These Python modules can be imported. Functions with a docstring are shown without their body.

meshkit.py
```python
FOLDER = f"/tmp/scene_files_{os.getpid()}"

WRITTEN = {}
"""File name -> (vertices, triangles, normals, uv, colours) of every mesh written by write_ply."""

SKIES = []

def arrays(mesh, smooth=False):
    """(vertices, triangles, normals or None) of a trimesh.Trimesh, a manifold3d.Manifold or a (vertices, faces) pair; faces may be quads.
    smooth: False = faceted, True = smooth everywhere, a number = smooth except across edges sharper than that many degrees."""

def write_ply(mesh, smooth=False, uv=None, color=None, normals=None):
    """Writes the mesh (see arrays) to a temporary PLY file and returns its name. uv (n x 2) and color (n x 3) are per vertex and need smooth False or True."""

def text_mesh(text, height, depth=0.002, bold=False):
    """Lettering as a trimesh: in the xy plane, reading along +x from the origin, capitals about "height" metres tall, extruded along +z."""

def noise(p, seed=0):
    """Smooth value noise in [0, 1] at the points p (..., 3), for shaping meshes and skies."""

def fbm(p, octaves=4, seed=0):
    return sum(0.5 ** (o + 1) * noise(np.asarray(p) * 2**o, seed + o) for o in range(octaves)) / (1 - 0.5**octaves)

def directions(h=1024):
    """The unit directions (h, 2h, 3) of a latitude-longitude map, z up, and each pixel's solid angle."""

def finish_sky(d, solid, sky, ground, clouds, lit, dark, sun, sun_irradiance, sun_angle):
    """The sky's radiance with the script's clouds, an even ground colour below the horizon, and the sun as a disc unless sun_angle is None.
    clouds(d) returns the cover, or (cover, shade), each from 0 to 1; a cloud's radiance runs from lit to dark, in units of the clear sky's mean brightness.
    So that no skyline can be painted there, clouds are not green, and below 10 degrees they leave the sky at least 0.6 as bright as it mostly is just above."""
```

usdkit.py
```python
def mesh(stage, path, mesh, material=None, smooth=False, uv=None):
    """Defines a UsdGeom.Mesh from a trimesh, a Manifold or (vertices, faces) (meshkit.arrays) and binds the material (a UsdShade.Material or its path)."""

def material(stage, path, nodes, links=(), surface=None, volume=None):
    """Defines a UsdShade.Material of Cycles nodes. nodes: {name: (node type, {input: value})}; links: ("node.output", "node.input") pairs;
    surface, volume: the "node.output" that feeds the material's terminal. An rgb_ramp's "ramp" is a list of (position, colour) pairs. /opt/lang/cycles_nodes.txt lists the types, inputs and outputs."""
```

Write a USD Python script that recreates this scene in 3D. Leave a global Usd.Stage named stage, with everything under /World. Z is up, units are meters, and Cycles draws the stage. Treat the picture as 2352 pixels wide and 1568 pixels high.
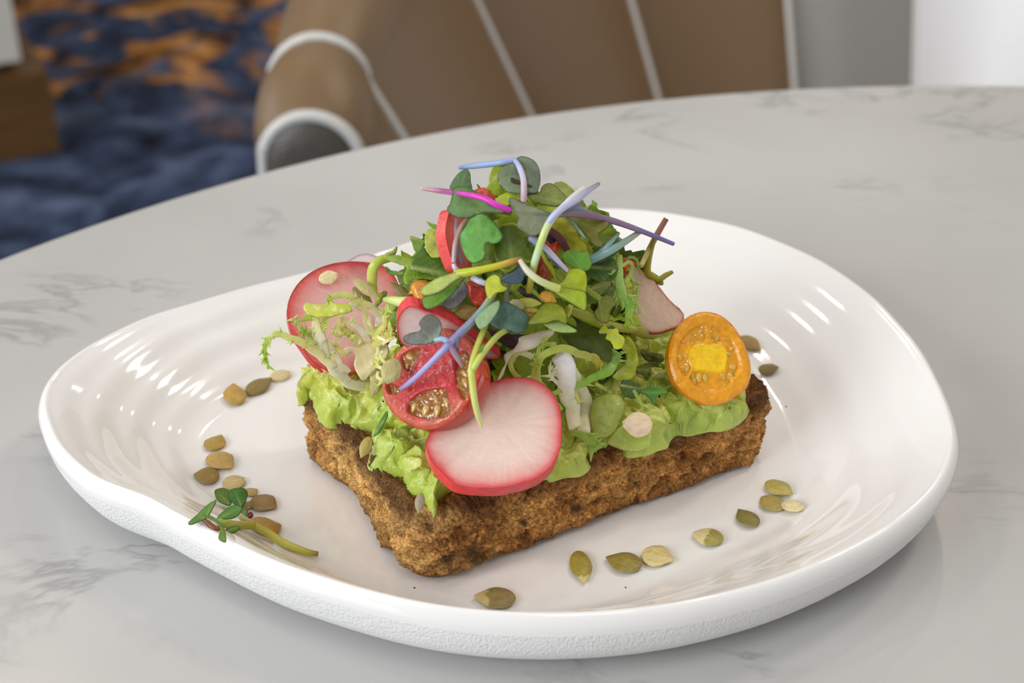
import math, random
import numpy as np, trimesh, shapely
from scipy.spatial import Delaunay, cKDTree
import meshkit, usdkit
from meshkit import fbm, noise
from pxr import Usd, UsdGeom, UsdShade, UsdLux, Gf, Sdf, Vt

random.seed(7); rng = np.random.default_rng(7)
stage = Usd.Stage.CreateInMemory()
UsdGeom.SetStageUpAxis(stage, 'Z'); UsdGeom.SetStageMetersPerUnit(stage, 1.0)
UsdGeom.Xform.Define(stage, '/World'); UsdGeom.Scope.Define(stage, '/World/Looks')

# ------------------------------------------------------------------ camera, light, exposure
T = 0.74                                   # table top height
FPX = 3600.0
PITCH = math.radians(31)
C = np.array([0, -0.47, T + 0.28])
R = np.array([1, 0, 0.0]); F = np.array([0, math.cos(PITCH), -math.sin(PITCH)]); U = np.array([0, math.sin(PITCH), math.cos(PITCH)])
cam = UsdGeom.Camera.Define(stage, '/World/Camera')
m = Gf.Matrix4d(*R, 0, *U, 0, *(-F), 0, *C, 1)
cam.AddTransformOp().Set(m)
cam.CreateHorizontalApertureAttr(36.0); cam.CreateVerticalApertureAttr(24.0)
cam.CreateFocalLengthAttr(36.0 * FPX / 2352)
cam.CreateClippingRangeAttr(Gf.Vec2f(0.01, 100))
cam.CreateFStopAttr(13.0); cam.CreateFocusDistanceAttr(0.437)
cam.CreateExposureAttr(-0.69)

def area(name, loc, target, w, h, color, power):
    l = UsdLux.RectLight.Define(stage, '/World/' + name)
    l.CreateWidthAttr(w); l.CreateHeightAttr(h); l.CreateColorAttr(Gf.Vec3f(*color)); l.CreateIntensityAttr(power)
    loc, target = np.array(loc, float), np.array(target, float)
    z = (loc - target) / np.linalg.norm(loc - target); x = np.cross([0, 0, 1.0], z); x /= np.linalg.norm(x); y = np.cross(z, x)
    l.AddTransformOp().Set(Gf.Matrix4d(*x, 0, *y, 0, *z, 0, *loc, 1))
area('overhead_fill_light', (.25, -.75, 2.5), (0.02, -.08, .76), .45, .45, (1, .97, .92), 8.0)  # added fill above the table, brightens the avocado from overhead
dome = UsdLux.DomeLight.Define(stage, '/World/ambient_light')
dome.CreateColorAttr(Gf.Vec3f(1.0, .975, .955)); dome.CreateIntensityAttr(0.25)
area('window_light', (-1.9, -1.5, 1.75), (0, -.05, .76), 1.5, 1.3, (.95, .98, 1.0), 13.0)
area('side_window_light', (-2.6, .9, 1.5), (.5, .9, .5), 1.2, 1.2, (.93, .97, 1.0), 6.0)
area('ceiling_panel_light', (1.25, .75, 2.6), (0.0, -.05, .76), .30, .30, (1, .88, .74), 58.0)
DOWN = [(-.9, 1.6), (-.2, 2.3), (.9, 2.6), (-1.3, .3), (.5, 1.0)]
for i, (x, y) in enumerate(DOWN):
    l = UsdLux.DiskLight.Define(stage, f'/World/downlight_{i}')
    l.CreateRadiusAttr(.045); l.CreateColorAttr(Gf.Vec3f(1, .85, .68)); l.CreateIntensityAttr(260)
    l.AddTranslateOp().Set(Gf.Vec3d(x, y, 2.7))

# ------------------------------------------------------------------ colours and materials
def c(*rgb):
    x = np.array(rgb, float) / 255
    return np.where(x <= .04045, x / 12.92, ((x + .055) / 1.055) ** 2.4)
def mat(name, nodes, links, surface='p.BSDF'):
    return usdkit.material(stage, '/World/Looks/' + name, nodes, links, surface)
def attr_mat(name, rough, spec=.5, bump=None, sss=0, sr=(1, .5, .25), scale=.002, coat=0, translucent=0, trcol=None, var=None):
    n = {'a': ('attribute', {'attribute': 'col'}),
         'p': ('principled_bsdf', dict(roughness=rough, specular_ior_level=spec, subsurface_weight=sss, subsurface_scale=scale, subsurface_radius=sr, coat_weight=coat, coat_roughness=.06))}
    src = 'a.color'; links = []
    if var:                                   # (scale, amount): fine natural mottling
        n['g'] = ('geometry', {}); n['vn'] = ('noise_texture', dict(scale=var[0], detail=4.0))
        n['vm'] = ('map_range', dict(value=0, from_min=.3, from_max=.7, to_min=1 - var[1], to_max=1 + var[1]))
        n['vx'] = ('mix_color', dict(blend_type='multiply', fac=1.0, use_clamp=False))
        n['vc'] = ('combine_xyz', {})
        links += [('g.position', 'vn.vector'), ('vn.fac', 'vm.value'), ('vm.result', 'vc.x'), ('vm.result', 'vc.y'), ('vm.result', 'vc.z'), ('a.color', 'vx.a'), ('vc.vector', 'vx.b')]
        src = 'vx.result'
    links.append((src, 'p.base_color'))
    if bump:                                  # (scale, distance)
        n['bg'] = ('geometry', {}); n['bn'] = ('noise_texture', dict(scale=bump[0], detail=3.0)); n['b'] = ('bump', dict(strength=1.0, distance=bump[1]))
        links += [('bg.position', 'bn.vector'), ('bn.fac', 'b.height'), ('b.normal', 'p.normal')]
    if translucent:
        n['t'] = ('translucent_bsdf', {}); n['x'] = ('mix_closure', dict(fac=translucent))
        links += [(src, 't.color'), ('p.BSDF', 'x.closure1'), ('t.BSDF', 'x.closure2')]
        return mat(name, n, links, 'x.closure')
    return mat(name, n, links)
def plain(name, col, rough, **k):
    return mat(name, {'p': ('principled_bsdf', dict(base_color=tuple(col), roughness=rough, **k))}, [])

M = {}
M['leaf'] = attr_mat('leaf', .42, .45, bump=(1500, .0002), translucent=.2, var=(420, .12))
M['stem'] = attr_mat('stem', .36, .5, sss=.25, scale=.001)
M['frisee'] = attr_mat('frisee', .38, .5, sss=.3, scale=.0012, sr=(1, .8, .4), var=(500, .08))
M['mash'] = attr_mat('avocado', .30, .5, bump=(700, .0004), sss=.2, scale=.0016, sr=(1, .9, .4), var=(330, .08))
M['radish'] = attr_mat('radish_flesh', .30, .5, bump=(700, .00015), sss=.5, scale=.002, sr=(1, .6, .5))
M['skin'] = attr_mat('radish_skin', .32, .5, bump=(900, .0003), sss=.2, scale=.001, var=(500, .15))
M['tomato'] = attr_mat('tomato_flesh', .22, .5, bump=(1200, .0002), coat=.25, sss=.12, scale=.0015, sr=(1, .25, .1), var=(600, .12))
M['tskin'] = attr_mat('tomato_skin', .16, .5, sss=.15, scale=.002, sr=(1, .3, .1), coat=.3)
M['gel'] = attr_mat('tomato_gel', .06, .6, sss=.4, scale=.002, sr=(1, .6, .3), coat=.6)
M['seed'] = attr_mat('seed', .42, .45, bump=(1400, .0002), var=(500, .1))
M['bread'] = attr_mat('bread', .82, .25, bump=(1500, .0015), var=(1300, .48))
M['glaze'] = plain('white_glaze', (.86, .855, .85), .09, specular_ior_level=.55, coat_weight=.5, coat_roughness=.04)
M['bisque'] = mat('white_textured_glaze', {'g': ('geometry', {}), 'n': ('noise_texture', dict(scale=1300.0, detail=3.0)), 'b': ('bump', dict(strength=.8, distance=.0007)),
    'p': ('principled_bsdf', dict(base_color=(.84, .845, .85), roughness=.42))}, [('g.position', 'n.vector'), ('n.fac', 'b.height'), ('b.normal', 'p.normal')])
M['marble'] = mat('marble', {
    'g': ('geometry', {}), 'mp': ('mapping', dict(rotation=(0, 0, .65), scale=(5.0, 12.0, 5.0))),
    'd': ('noise_texture', dict(scale=1.9, detail=5.0, roughness=.62, distortion=.5)),
    's': ('math', dict(math_type='subtract', value2=.5)), 'ab': ('math', dict(math_type='absolute')),
    'v': ('map_range', dict(from_min=0.0, from_max=.03, to_min=1.0, to_max=0.0, clamp=True)),
    'mm': ('noise_texture', dict(scale=13.0, detail=3.0)), 'mr': ('map_range', dict(from_min=.52, from_max=.66, to_min=0.0, to_max=1.0, clamp=True)),
    'vm': ('math', dict(math_type='multiply')), 'vs': ('math', dict(math_type='multiply', value2=.4)),
    'cl': ('noise_texture', dict(scale=5.0, detail=4.0)), 'cr': ('rgb_ramp', dict(ramp=[(0.3, tuple(c(174, 174, 172))), (.7, tuple(c(196, 196, 195)))])),
    'x': ('mix_color', dict(b=tuple(c(108, 108, 110)))),
    'p': ('principled_bsdf', dict(roughness=.17, specular_ior_level=.45))},
    [('g.position', 'mp.vector'), ('mp.vector', 'd.vector'), ('d.fac', 's.value1'), ('s.value', 'ab.value1'), ('ab.value', 'v.value'),
     ('g.position', 'mm.vector'), ('mm.fac', 'mr.value'), ('v.result', 'vm.value1'), ('mr.result', 'vm.value2'), ('vm.value', 'vs.value1'),
     ('g.position', 'cl.vector'), ('cl.fac', 'cr.fac'), ('cr.color', 'x.a'), ('vs.value', 'x.fac'), ('x.result', 'p.base_color')])
def vinyl(name, col, rough=.38):
    return mat(name, {'g': ('geometry', {}), 'n': ('voronoi_texture', dict(scale=420.0)), 'b': ('bump', dict(strength=.5, distance=.0006)),
        'p': ('principled_bsdf', dict(base_color=tuple(col), roughness=rough, specular_ior_level=.5))}, [('g.position', 'n.vector'), ('n.distance', 'b.height'), ('b.normal', 'p.normal')])
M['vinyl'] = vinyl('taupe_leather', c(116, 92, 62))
M['vinyl_windowlit_grey'] = vinyl('leather_windowlit_grey', c(132, 130, 126)); M['vinyl_windowlit_white'] = vinyl('leather_windowlit_white', c(238, 240, 244), .32)  # window light on the right-hand chair panels, put into their leather colour
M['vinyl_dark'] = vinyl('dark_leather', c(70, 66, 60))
M['piping'] = vinyl('pale_piping', c(205, 205, 203), .3)
M['metal'] = plain('brushed_metal', (.5, .48, .46), .3, metallic=1.0)
M['bench'] = vinyl('off_white_leather', c(206, 206, 196), .5)
M['wood'] = mat('brown_wood', {'g': ('geometry', {}), 'mp': ('mapping', dict(scale=(2.0, 2.0, 40.0))), 'n': ('noise_texture', dict(scale=4.0, detail=4.0)),
    'r': ('rgb_ramp', dict(ramp=[(.3, tuple(c(84, 58, 24))), (.7, tuple(c(104, 74, 34)))])), 'p': ('principled_bsdf', dict(roughness=.5))},
    [('g.position', 'mp.vector'), ('mp.vector', 'n.vector'), ('n.fac', 'r.fac'), ('r.color', 'p.base_color')])
M['carpet'] = mat('patterned_carpet', {
    'g': ('geometry', {}), 'mp': ('mapping', dict(scale=(1.0, 1.0, 1.0))),
    'n1': ('noise_texture', dict(scale=9.0, detail=5.0, roughness=.6, distortion=.8)),
    'navy': ('rgb_ramp', dict(ramp=[(.32, tuple(c(20, 22, 30))), (.5, tuple(c(58, 70, 96))), (.68, tuple(c(96, 110, 140)))])),
    'n2': ('noise_texture', dict(scale=6.5, detail=4.0, roughness=.6, distortion=1.2)),
    'warm': ('rgb_ramp', dict(ramp=[(.36, tuple(c(34, 30, 30))), (.53, tuple(c(178, 122, 62))), (.68, tuple(c(226, 176, 116)))])),
    'mpw': ('mapping', dict(location=(.62, -2.58, 0), scale=(1.0, 1.0, 1.0))),
    'ln': ('vector_math', dict(math_type='length')),
    'n3': ('noise_texture', dict(scale=3.0, detail=3.0)), 'n3s': ('math', dict(math_type='multiply', value2=1.0)), 'ad': ('math', dict(math_type='subtract')),
    'msk': ('map_range', dict(from_min=.17, from_max=-.12, to_min=0.0, to_max=1.0, clamp=True)),
    'n4': ('noise_texture', dict(scale=7.0, detail=3.0, distortion=1.0)), 'spk': ('map_range', dict(from_min=.46, from_max=.54, to_min=0.0, to_max=1.0, clamp=True)),
    'mk': ('math', dict(math_type='multiply')),
    'x': ('mix_color', {}), 'bn': ('noise_texture', dict(scale=300.0, detail=2.0)), 'b': ('bump', dict(distance=.004)),
    'p': ('principled_bsdf', dict(roughness=.95, specular_ior_level=.1))},
    [('g.position', 'mp.vector'), ('mp.vector', 'n1.vector'), ('n1.fac', 'navy.fac'), ('g.position', 'n2.vector'), ('n2.fac', 'warm.fac'),
     ('g.position', 'mpw.vector'), ('mpw.vector', 'ln.vector1'), ('g.position', 'n3.vector'), ('n3.fac', 'n3s.value1'), ('ln.value', 'ad.value1'), ('n3s.value', 'ad.value2'),
     ('ad.value', 'msk.value'), ('g.position', 'n4.vector'), ('n4.fac', 'spk.value'), ('msk.result', 'mk.value1'), ('spk.result', 'mk.value2'), ('mk.value', 'x.fac'), ('navy.color', 'x.a'), ('warm.color', 'x.b'), ('x.result', 'p.base_color'),
     ('g.position', 'bn.vector'), ('bn.fac', 'b.height'), ('b.normal', 'p.normal')])
M['wall'] = plain('warm_wall', c(196, 184, 168), .8)

# ------------------------------------------------------------------ naming and prims
used = {}
def numbered(parent, name):
    k = (parent, name); n = used.get(k, 0); used[k] = n + 1
    return f'{parent}/{name}' + (f'_{n:03d}' if n else '')
def put_mesh(path, g, material):
    """g: dict(v, f, col, smooth)"""
    v, f, n = meshkit.arrays((g['v'], g['f']), g.get('smooth', True) if g.get('col') is not None else g.get('smooth', 35))
    mm = UsdGeom.Mesh.Define(stage, path)
    mm.CreatePointsAttr(Vt.Vec3fArray.FromNumpy(v.astype(np.float32)))
    mm.CreateFaceVertexCountsAttr(Vt.IntArray.FromNumpy(np.full(len(f), 3, np.int32)))
    mm.CreateFaceVertexIndicesAttr(Vt.IntArray.FromNumpy(f.astype(np.int32).ravel()))
    mm.CreateSubdivisionSchemeAttr('none')
    if n is not None:
        mm.CreateNormalsAttr(Vt.Vec3fArray.FromNumpy(n.astype(np.float32))); mm.SetNormalsInterpolation('vertex')
    if g.get('col') is not None:
        col = np.broadcast_to(g['col'], (len(v), 3)).astype(np.float32)
        UsdGeom.PrimvarsAPI(mm).CreatePrimvar('col', Sdf.ValueTypeNames.Color3fArray, 'vertex').Set(Vt.Vec3fArray.FromNumpy(np.ascontiguousarray(col)))
    UsdShade.MaterialBindingAPI.Apply(mm.GetPrim()).Bind(material)
    return mm.GetPrim()
def tag(p, label=None, cat=None, group=None, kind=None):
    for k, v in (('label', label), ('category', cat), ('group', group), ('kind', kind)):
        if v: p.SetCustomDataByKey(k, v)
def build(name, label, cat, parts, group=None, kind=None):
    """parts: [(part name, geometry, material, label or None, [sub-parts])]; one part and no sub-parts makes a plain mesh"""
    path = numbered('/World', name)
    if len(parts) == 1 and not parts[0][4:]:
        p = put_mesh(path, parts[0][1], parts[0][2]); tag(p, label, cat, group, kind); return p
    allv = np.vstack([q[1]['v'] for q in parts]); loc = np.array([*(allv.min(0) + allv.max(0))[:2] / 2, allv[:, 2].min()])
    x = UsdGeom.Xform.Define(stage, path); x.AddTranslateOp().Set(Gf.Vec3d(*loc)); tag(x.GetPrim(), label, cat, group, kind)
    def rec(parent, items):
        for q in items:
            pp = numbered(parent, q[0]); put_mesh(pp, {**q[1], 'v': q[1]['v'] - loc}, q[2])
            if len(q) > 3 and q[3]: stage.GetPrimAtPath(pp).SetCustomDataByKey('label', q[3])
            if len(q) > 4: rec(pp, q[4])
    rec(path, parts)
    return x.GetPrim()
def G(v, f, col=None, smooth=True):
    v = np.asarray(v, float); f = np.asarray(f, int)
    if f.ndim == 2 and f.shape[1] == 4: f = np.vstack([f[:, [0, 1, 2]], f[:, [0, 2, 3]]])
    return dict(v=v, f=f, col=None if col is None else np.array(np.broadcast_to(col, v.shape)), smooth=smooth)
def join(gs):
    off = 0; v, f, cc = [], [], []
    for g in gs:
        v.append(g['v']); f.append(g['f'] + off); off += len(g['v']); cc.append(g['col'])
    return dict(v=np.vstack(v), f=np.vstack(f), col=None if cc[0] is None else np.vstack(cc), smooth=gs[0]['smooth'])
def grid_faces(nu, nv, closed_u=False):
    i, j = np.meshgrid(np.arange(nu if closed_u else nu - 1), np.arange(nv - 1), indexing='ij')
    a = i * nv + j; b = ((i + 1) % nu) * nv + j
    return np.stack([a, b, b + 1, a + 1], -1).reshape(-1, 4)

# ------------------------------------------------------------------ measuring the place through the camera
ZF = {'A': (580, 320, 3.92), 'B': (1000, 320, 3.92), 'C': (580, 620, 3.92), 'D': (1080, 640, 4.355), 'E': (1280, 600, 3.92), 'F': (660, 880, 3.92),
      'H': (820, 620, 7.84), 'I': (1300, 840, 5.345), 'J': (1160, 440, 7.84), 'K': (600, 680, 6.273), 'G': (380, 1000, 5.408), 'P': (60, 700, 3.136), 'Q': (1060, 1080, 2.8), 'X': (0, 0, 1)}
def z(fr, s):
    ox, oy, k = ZF[fr]
    return np.array([[float(t) for t in w.split(',')] for w in s.split()]) / k + [ox, oy]
def ray(p):
    p = np.atleast_2d(np.asarray(p, float)); return F + R * ((p[:, :1] - 1176) / FPX) + U * ((784 - p[:, 1:2]) / FPX)
def at_depth(p, D): return C + ray(p) * np.reshape(D, (-1, 1))
def on_z(p, h):
    d = ray(p); return C + d * ((T + h - C[2]) / d[:, 2:3])
def depth_of(X): return (np.atleast_2d(X) - C) @ F
A31 = math.radians(31)
E1 = np.array([math.cos(A31), math.sin(A31), 0]); E2 = np.array([-math.sin(A31), math.cos(A31), 0])
TC = np.array([.009, -.080, T])                         # toast centre
TOPZ = .029
HC = TC - E1 * .004 + E2 * .008 + [0, 0, TOPZ]; HA = np.array([.046, .030, .072])     # the heap of salad
def HD(p):
    """distance at which a look towards p meets the heap of salad (or passes closest to it), or the toast's top"""
    d = ray(p); o = C - HC
    q = np.stack([d @ E1, d @ E2, d[:, 2]], 1) / HA; w = np.array([o @ E1, o @ E2, o[2]]) / HA
    a = (q * q).sum(1); b = q @ w; k = w @ w - 1; disc = b * b - a * k
    t = np.where(disc > 0, (-b - np.sqrt(np.maximum(disc, 0))) / a, -b / a)
    return np.minimum(t, (T + TOPZ + .003 - C[2]) / d[:, 2])
def spline(P, n, closed=False):
    P = np.asarray(P, float); k = len(P)
    t = np.linspace(0, k if closed else k - 1, n, endpoint=not closed)
    i = np.minimum(t.astype(int), (k if closed else k - 1) - 1); u = (t - i)[:, None]
    g = (lambda j: P[j % k]) if closed else (lambda j: P[np.clip(j, 0, k - 1)])
    a, b, cc, d = g(i - 1), g(i), g(i + 1), g(i + 2)
    return .5 * (2 * b + (cc - a) * u + (2 * a - 5 * b + 4 * cc - d) * u ** 2 + (3 * b - 3 * cc + d - a) * u ** 3)

# ------------------------------------------------------------------ mesh builders
def fill2d(poly, step):
    """dense outline + inner points + triangles"""
    per = np.linalg.norm(np.diff(np.vstack([poly, poly[:1]]), axis=0), axis=1).sum()
    n = max(16, int(per / step)); s = np.r_[0, np.cumsum(np.linalg.norm(np.diff(np.vstack([poly, poly[:1]]), axis=0), axis=1))]
    q = np.linspace(0, s[-1], n, endpoint=False); pc = np.vstack([poly, poly[:1]])
    b = np.c_[np.interp(q, s, pc[:, 0]), np.interp(q, s, pc[:, 1])]
    pg = shapely.Polygon(b).buffer(0)
    lo, hi = b.min(0), b.max(0)
    gx, gy = np.meshgrid(np.arange(lo[0], hi[0], step), np.arange(lo[1], hi[1], step * .87)); gx[1::2] += step / 2
    g = np.c_[gx.ravel(), gy.ravel()]
    inner = pg.buffer(-step * .55)
    g = g[shapely.contains_xy(inner, g[:, 0], g[:, 1])] if not inner.is_empty else g[:0]
    P = np.vstack([b, g]); t = Delaunay(P).simplices
    ce = P[t].mean(1); t = t[shapely.contains_xy(pg, ce[:, 0], ce[:, 1])]
    a = P[t]; ar = (a[:, 1, 0] - a[:, 0, 0]) * (a[:, 2, 1] - a[:, 0, 1]) - (a[:, 1, 1] - a[:, 0, 1]) * (a[:, 2, 0] - a[:, 0, 0])
    t = t[np.abs(ar) > 1e-9 * step]; ar = ar[np.abs(ar) > 1e-9 * step]
    t[ar < 0] = t[ar < 0][:, ::-1]
    return P, t, len(b), cKDTree(b).query(P)[0]
def solidify(v, f, th, col, nb_in=.5, back=None):
    """a sheet given real thickness; returns v, f, col, index of where the rim faces start"""
    n = np.zeros_like(v); fn = np.cross(v[f[:, 1]] - v[f[:, 0]], v[f[:, 2]] - v[f[:, 0]])
    for k in range(3): np.add.at(n, f[:, k], fn)
    n /= np.maximum(np.linalg.norm(n, axis=1, keepdims=True), 1e-12)
    th = np.reshape(th, (-1, 1)) if np.ndim(th) else th
    a, b = v + n * th * nb_in, v - n * th * (1 - nb_in)
    e = np.vstack([f[:, [0, 1]], f[:, [1, 2]], f[:, [2, 0]]]); key = np.sort(e, 1)
    _, inv, cnt = np.unique(key, axis=0, return_inverse=True, return_counts=True)
    be = e[cnt[inv.ravel()] == 1]; N = len(v)
    side = np.vstack([np.c_[be[:, 0], be[:, 0] + N, be[:, 1]], np.c_[be[:, 1], be[:, 0] + N, be[:, 1] + N]])
    return np.vstack([a, b]), np.vstack([f, f[:, ::-1] + N, side]), np.vstack([col, col if back is None else back]), 2 * len(f)
sheet_no = [0]
def sheet(out, off=0, col=(0, 0, 0), axis=None, vein=None, edge=None, tx=0., ty=-.35, cup=0., curl=0., wav=.0006, wfreq=220., th=.00035, step=None, D=None, tip=None, tipw=.35, smooth=12, rib=.05, edgew=.04, vn=5):
    """a leaf or slice: outline in picture coordinates, lifted onto its own tilted, cupped and rippled surface in the scene"""
    sheet_no[0] += 1; sd = sheet_no[0]
    poly = spline(out, len(out) * smooth, True) if smooth else np.asarray(out, float)
    size = np.ptp(poly, axis=0).max()
    P, t, nb, ed = fill2d(poly, step or max(2.2, size / 26))
    ce = poly.mean(0)
    D0 = (HD(ce)[0] if D is None else D) - off * 1e-3; mpp = D0 / FPX; L = size * mpp
    ax = np.array(axis if axis is not None else [poly[poly[:, 0].argmin()], poly[poly[:, 0].argmax()]], float)
    d = ax[1] - ax[0]; ln = np.linalg.norm(d); d = d / ln; lat = ((P - ax[0]) @ np.array([-d[1], d[0]])) / size; al = ((P - ax[0]) @ d) / ln
    X, Y = (P - ce).T * mpp
    dep = D0 + tx * X + ty * Y + cup * L * (lat * 2) ** 2 + curl * L * (al - .5) ** 2 * 4
    V = at_depth(P, dep)
    V = V - F * (wav * (fbm(np.c_[V * wfreq], 3, sd) - .5) * 2)[:, None]
    cc = np.broadcast_to(np.array(col, float), (len(P), 3)).copy()
    mot = fbm(np.c_[V * 260], 3, sd + 50)[:, None]; cc = np.clip(cc * (.84 + .5 * mot), 0, .9)
    if tip is not None:
        w = np.clip(1 - al / tipw, 0, 1)[:, None]; cc = cc * (1 - w) + np.array(tip) * w
    if vein is not None:
        w = np.exp(-(lat / rib) ** 2) * np.clip(1.1 - al, 0, 1)
        br = np.maximum(0, np.sin((al * 1.0 - np.abs(lat) * 1.0) * 2 * math.pi * vn)) ** 4 * .10
        w = np.clip(w * .8 + br * (1 - w), 0, 1)[:, None]; cc = cc * (1 - w) + np.array(vein) * w
    if edge is not None:
        w = np.exp(-(ed / (edgew * size)) ** 2)[:, None]; cc = cc * (1 - w) + np.array(edge) * w
    t = t[:, ::-1]                                  # picture y runs down: face the viewer
    v, f, cc, k = solidify(V, t, th, cc)
    g = G(v, f, cc); g['ring'] = (nb, k, ed / size, P, len(P)); return g
def sweep(P3, rad, cols, sides=8, flat=1.0, nrm=None, twist=0., caps=True):
    """a tapering stalk through P3; flat < 1 flattens it against nrm"""
    P3 = np.asarray(P3, float); n = len(P3)
    tg = np.gradient(P3, axis=0); tg /= np.linalg.norm(tg, axis=1, keepdims=True) + 1e-12
    nr = np.broadcast_to(-F if nrm is None else nrm, (n, 3))
    s = np.cross(tg, nr); s /= np.linalg.norm(s, axis=1, keepdims=True) + 1e-9
    q = np.cross(s, tg)
    if twist:
        a = np.linspace(0, twist, n)[:, None]; s, q = s * np.cos(a) + q * np.sin(a), q * np.cos(a) - s * np.sin(a)
    ph = np.linspace(0, 2 * math.pi, sides, endpoint=False)
    r = np.broadcast_to(rad, n)[:, None, None]
    V = P3[:, None] + r * (s[:, None] * np.cos(ph)[None, :, None] + flat * q[:, None] * np.sin(ph)[None, :, None])
    V = V.reshape(-1, 3); f = []
    i, j = np.meshgrid(np.arange(n - 1), np.arange(sides), indexing='ij'); a = i * sides + j; b = i * sides + (j + 1) % sides
    f = np.stack([a, a + sides, b + sides, b], -1).reshape(-1, 4); f = np.vstack([f[:, [0, 1, 2]], f[:, [0, 2, 3]]])
    V = np.vstack([V, P3[:1], P3[-1:]]); k = n * sides
    jj = np.arange(sides); f = np.vstack([f, np.c_[np.full(sides, k), jj, (jj + 1) % sides], np.c_[np.full(sides, k + 1), (n - 1) * sides + (jj + 1) % sides, (n - 1) * sides + jj]])
    cc = np.broadcast_to(cols, (n, 3)); cc = np.vstack([np.repeat(cc, sides, 0), cc[:1], cc[-1:]])
    g = G(V, f[:, ::-1], cc); g['frame'] = (tg, s, q); return g
def grad(cols, n):
    cols = np.array(cols, float); x = np.linspace(0, 1, len(cols)); u = np.linspace(0, 1, n)
    return np.stack([np.interp(u, x, cols[:, k]) for k in range(3)], 1)
def lift(pts, off, D=None):
    """picture points with offsets towards the viewer (mm) onto the heap"""
    n = len(pts); o = np.interp(np.linspace(0, 1, n), np.linspace(0, 1, len(np.atleast_1d(off))), np.atleast_1d(off)) * 1e-3
    return at_depth(pts, (HD(pts) if D is None else np.broadcast_to(D, n)) - o)
def stalk(pts, off, r, cols, sides=8, D=None, flat=1., **k):
    P = spline(lift(pts, off, D), max(10, 7 * len(pts))); n = len(P)
    return sweep(P, np.interp(np.linspace(0, 1, n), np.linspace(0, 1, len(np.atleast_1d(r))), np.atleast_1d(r)) * 1e-3, np.clip(grad(cols, n) * 1.15, 0, .93), sides, flat, **k)
def frond(pts, off, w, cols, teeth=10, tl=2.5, flat=.18, twist=0., D=None, seed=0):
    """a curly endive rib with jagged side teeth (sizes in mm)"""
    rs = np.random.default_rng(seed + 100)
    P = spline(lift(pts, off, D), max(18, 9 * len(pts))); n = len(P)
    P = P + (np.stack([fbm(np.c_[P * 160], 2, seed + k) for k in range(3)], 1) - .5) * .0025
    W = np.interp(np.linspace(0, 1, n), np.linspace(0, 1, len(w)), w) * .5e-3
    cl = np.clip(grad(cols, n) * 1.15, 0, .93); g = sweep(P, W * .88, cl, 10, flat, twist=twist); tg, s, q = g['frame']; gs = [g]
    for k in range(teeth):
        u = rs.uniform(.25, .99) ** .8; i = min(n - 1, int(u * n)); sg = rs.choice([-1, 1])
        L = tl * 1e-3 * rs.uniform(.45, 1.2); d = sg * s[i] * .9 + tg[i] * rs.uniform(.2, 1.0) + q[i] * rs.uniform(-.5, .5); d /= np.linalg.norm(d)
        b = P[i] + sg * s[i] * W[i] * .4; bend = tg[i] * rs.uniform(-.3, .5) + q[i] * rs.uniform(-.5, .5)
        uu = np.linspace(0, 1, 5)[:, None]; Q = b + d * L * uu + bend * L * uu ** 2 * .5
        gs.append(sweep(Q, np.array([.32, .25, .17, .1, .02]) * L * .8, np.clip(cl[i] * np.linspace(1, 1.1, 5)[:, None] * [.95, 1.0, .8], 0, 1), 6, .3, nrm=q[i]))
    return join(gs)
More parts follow.
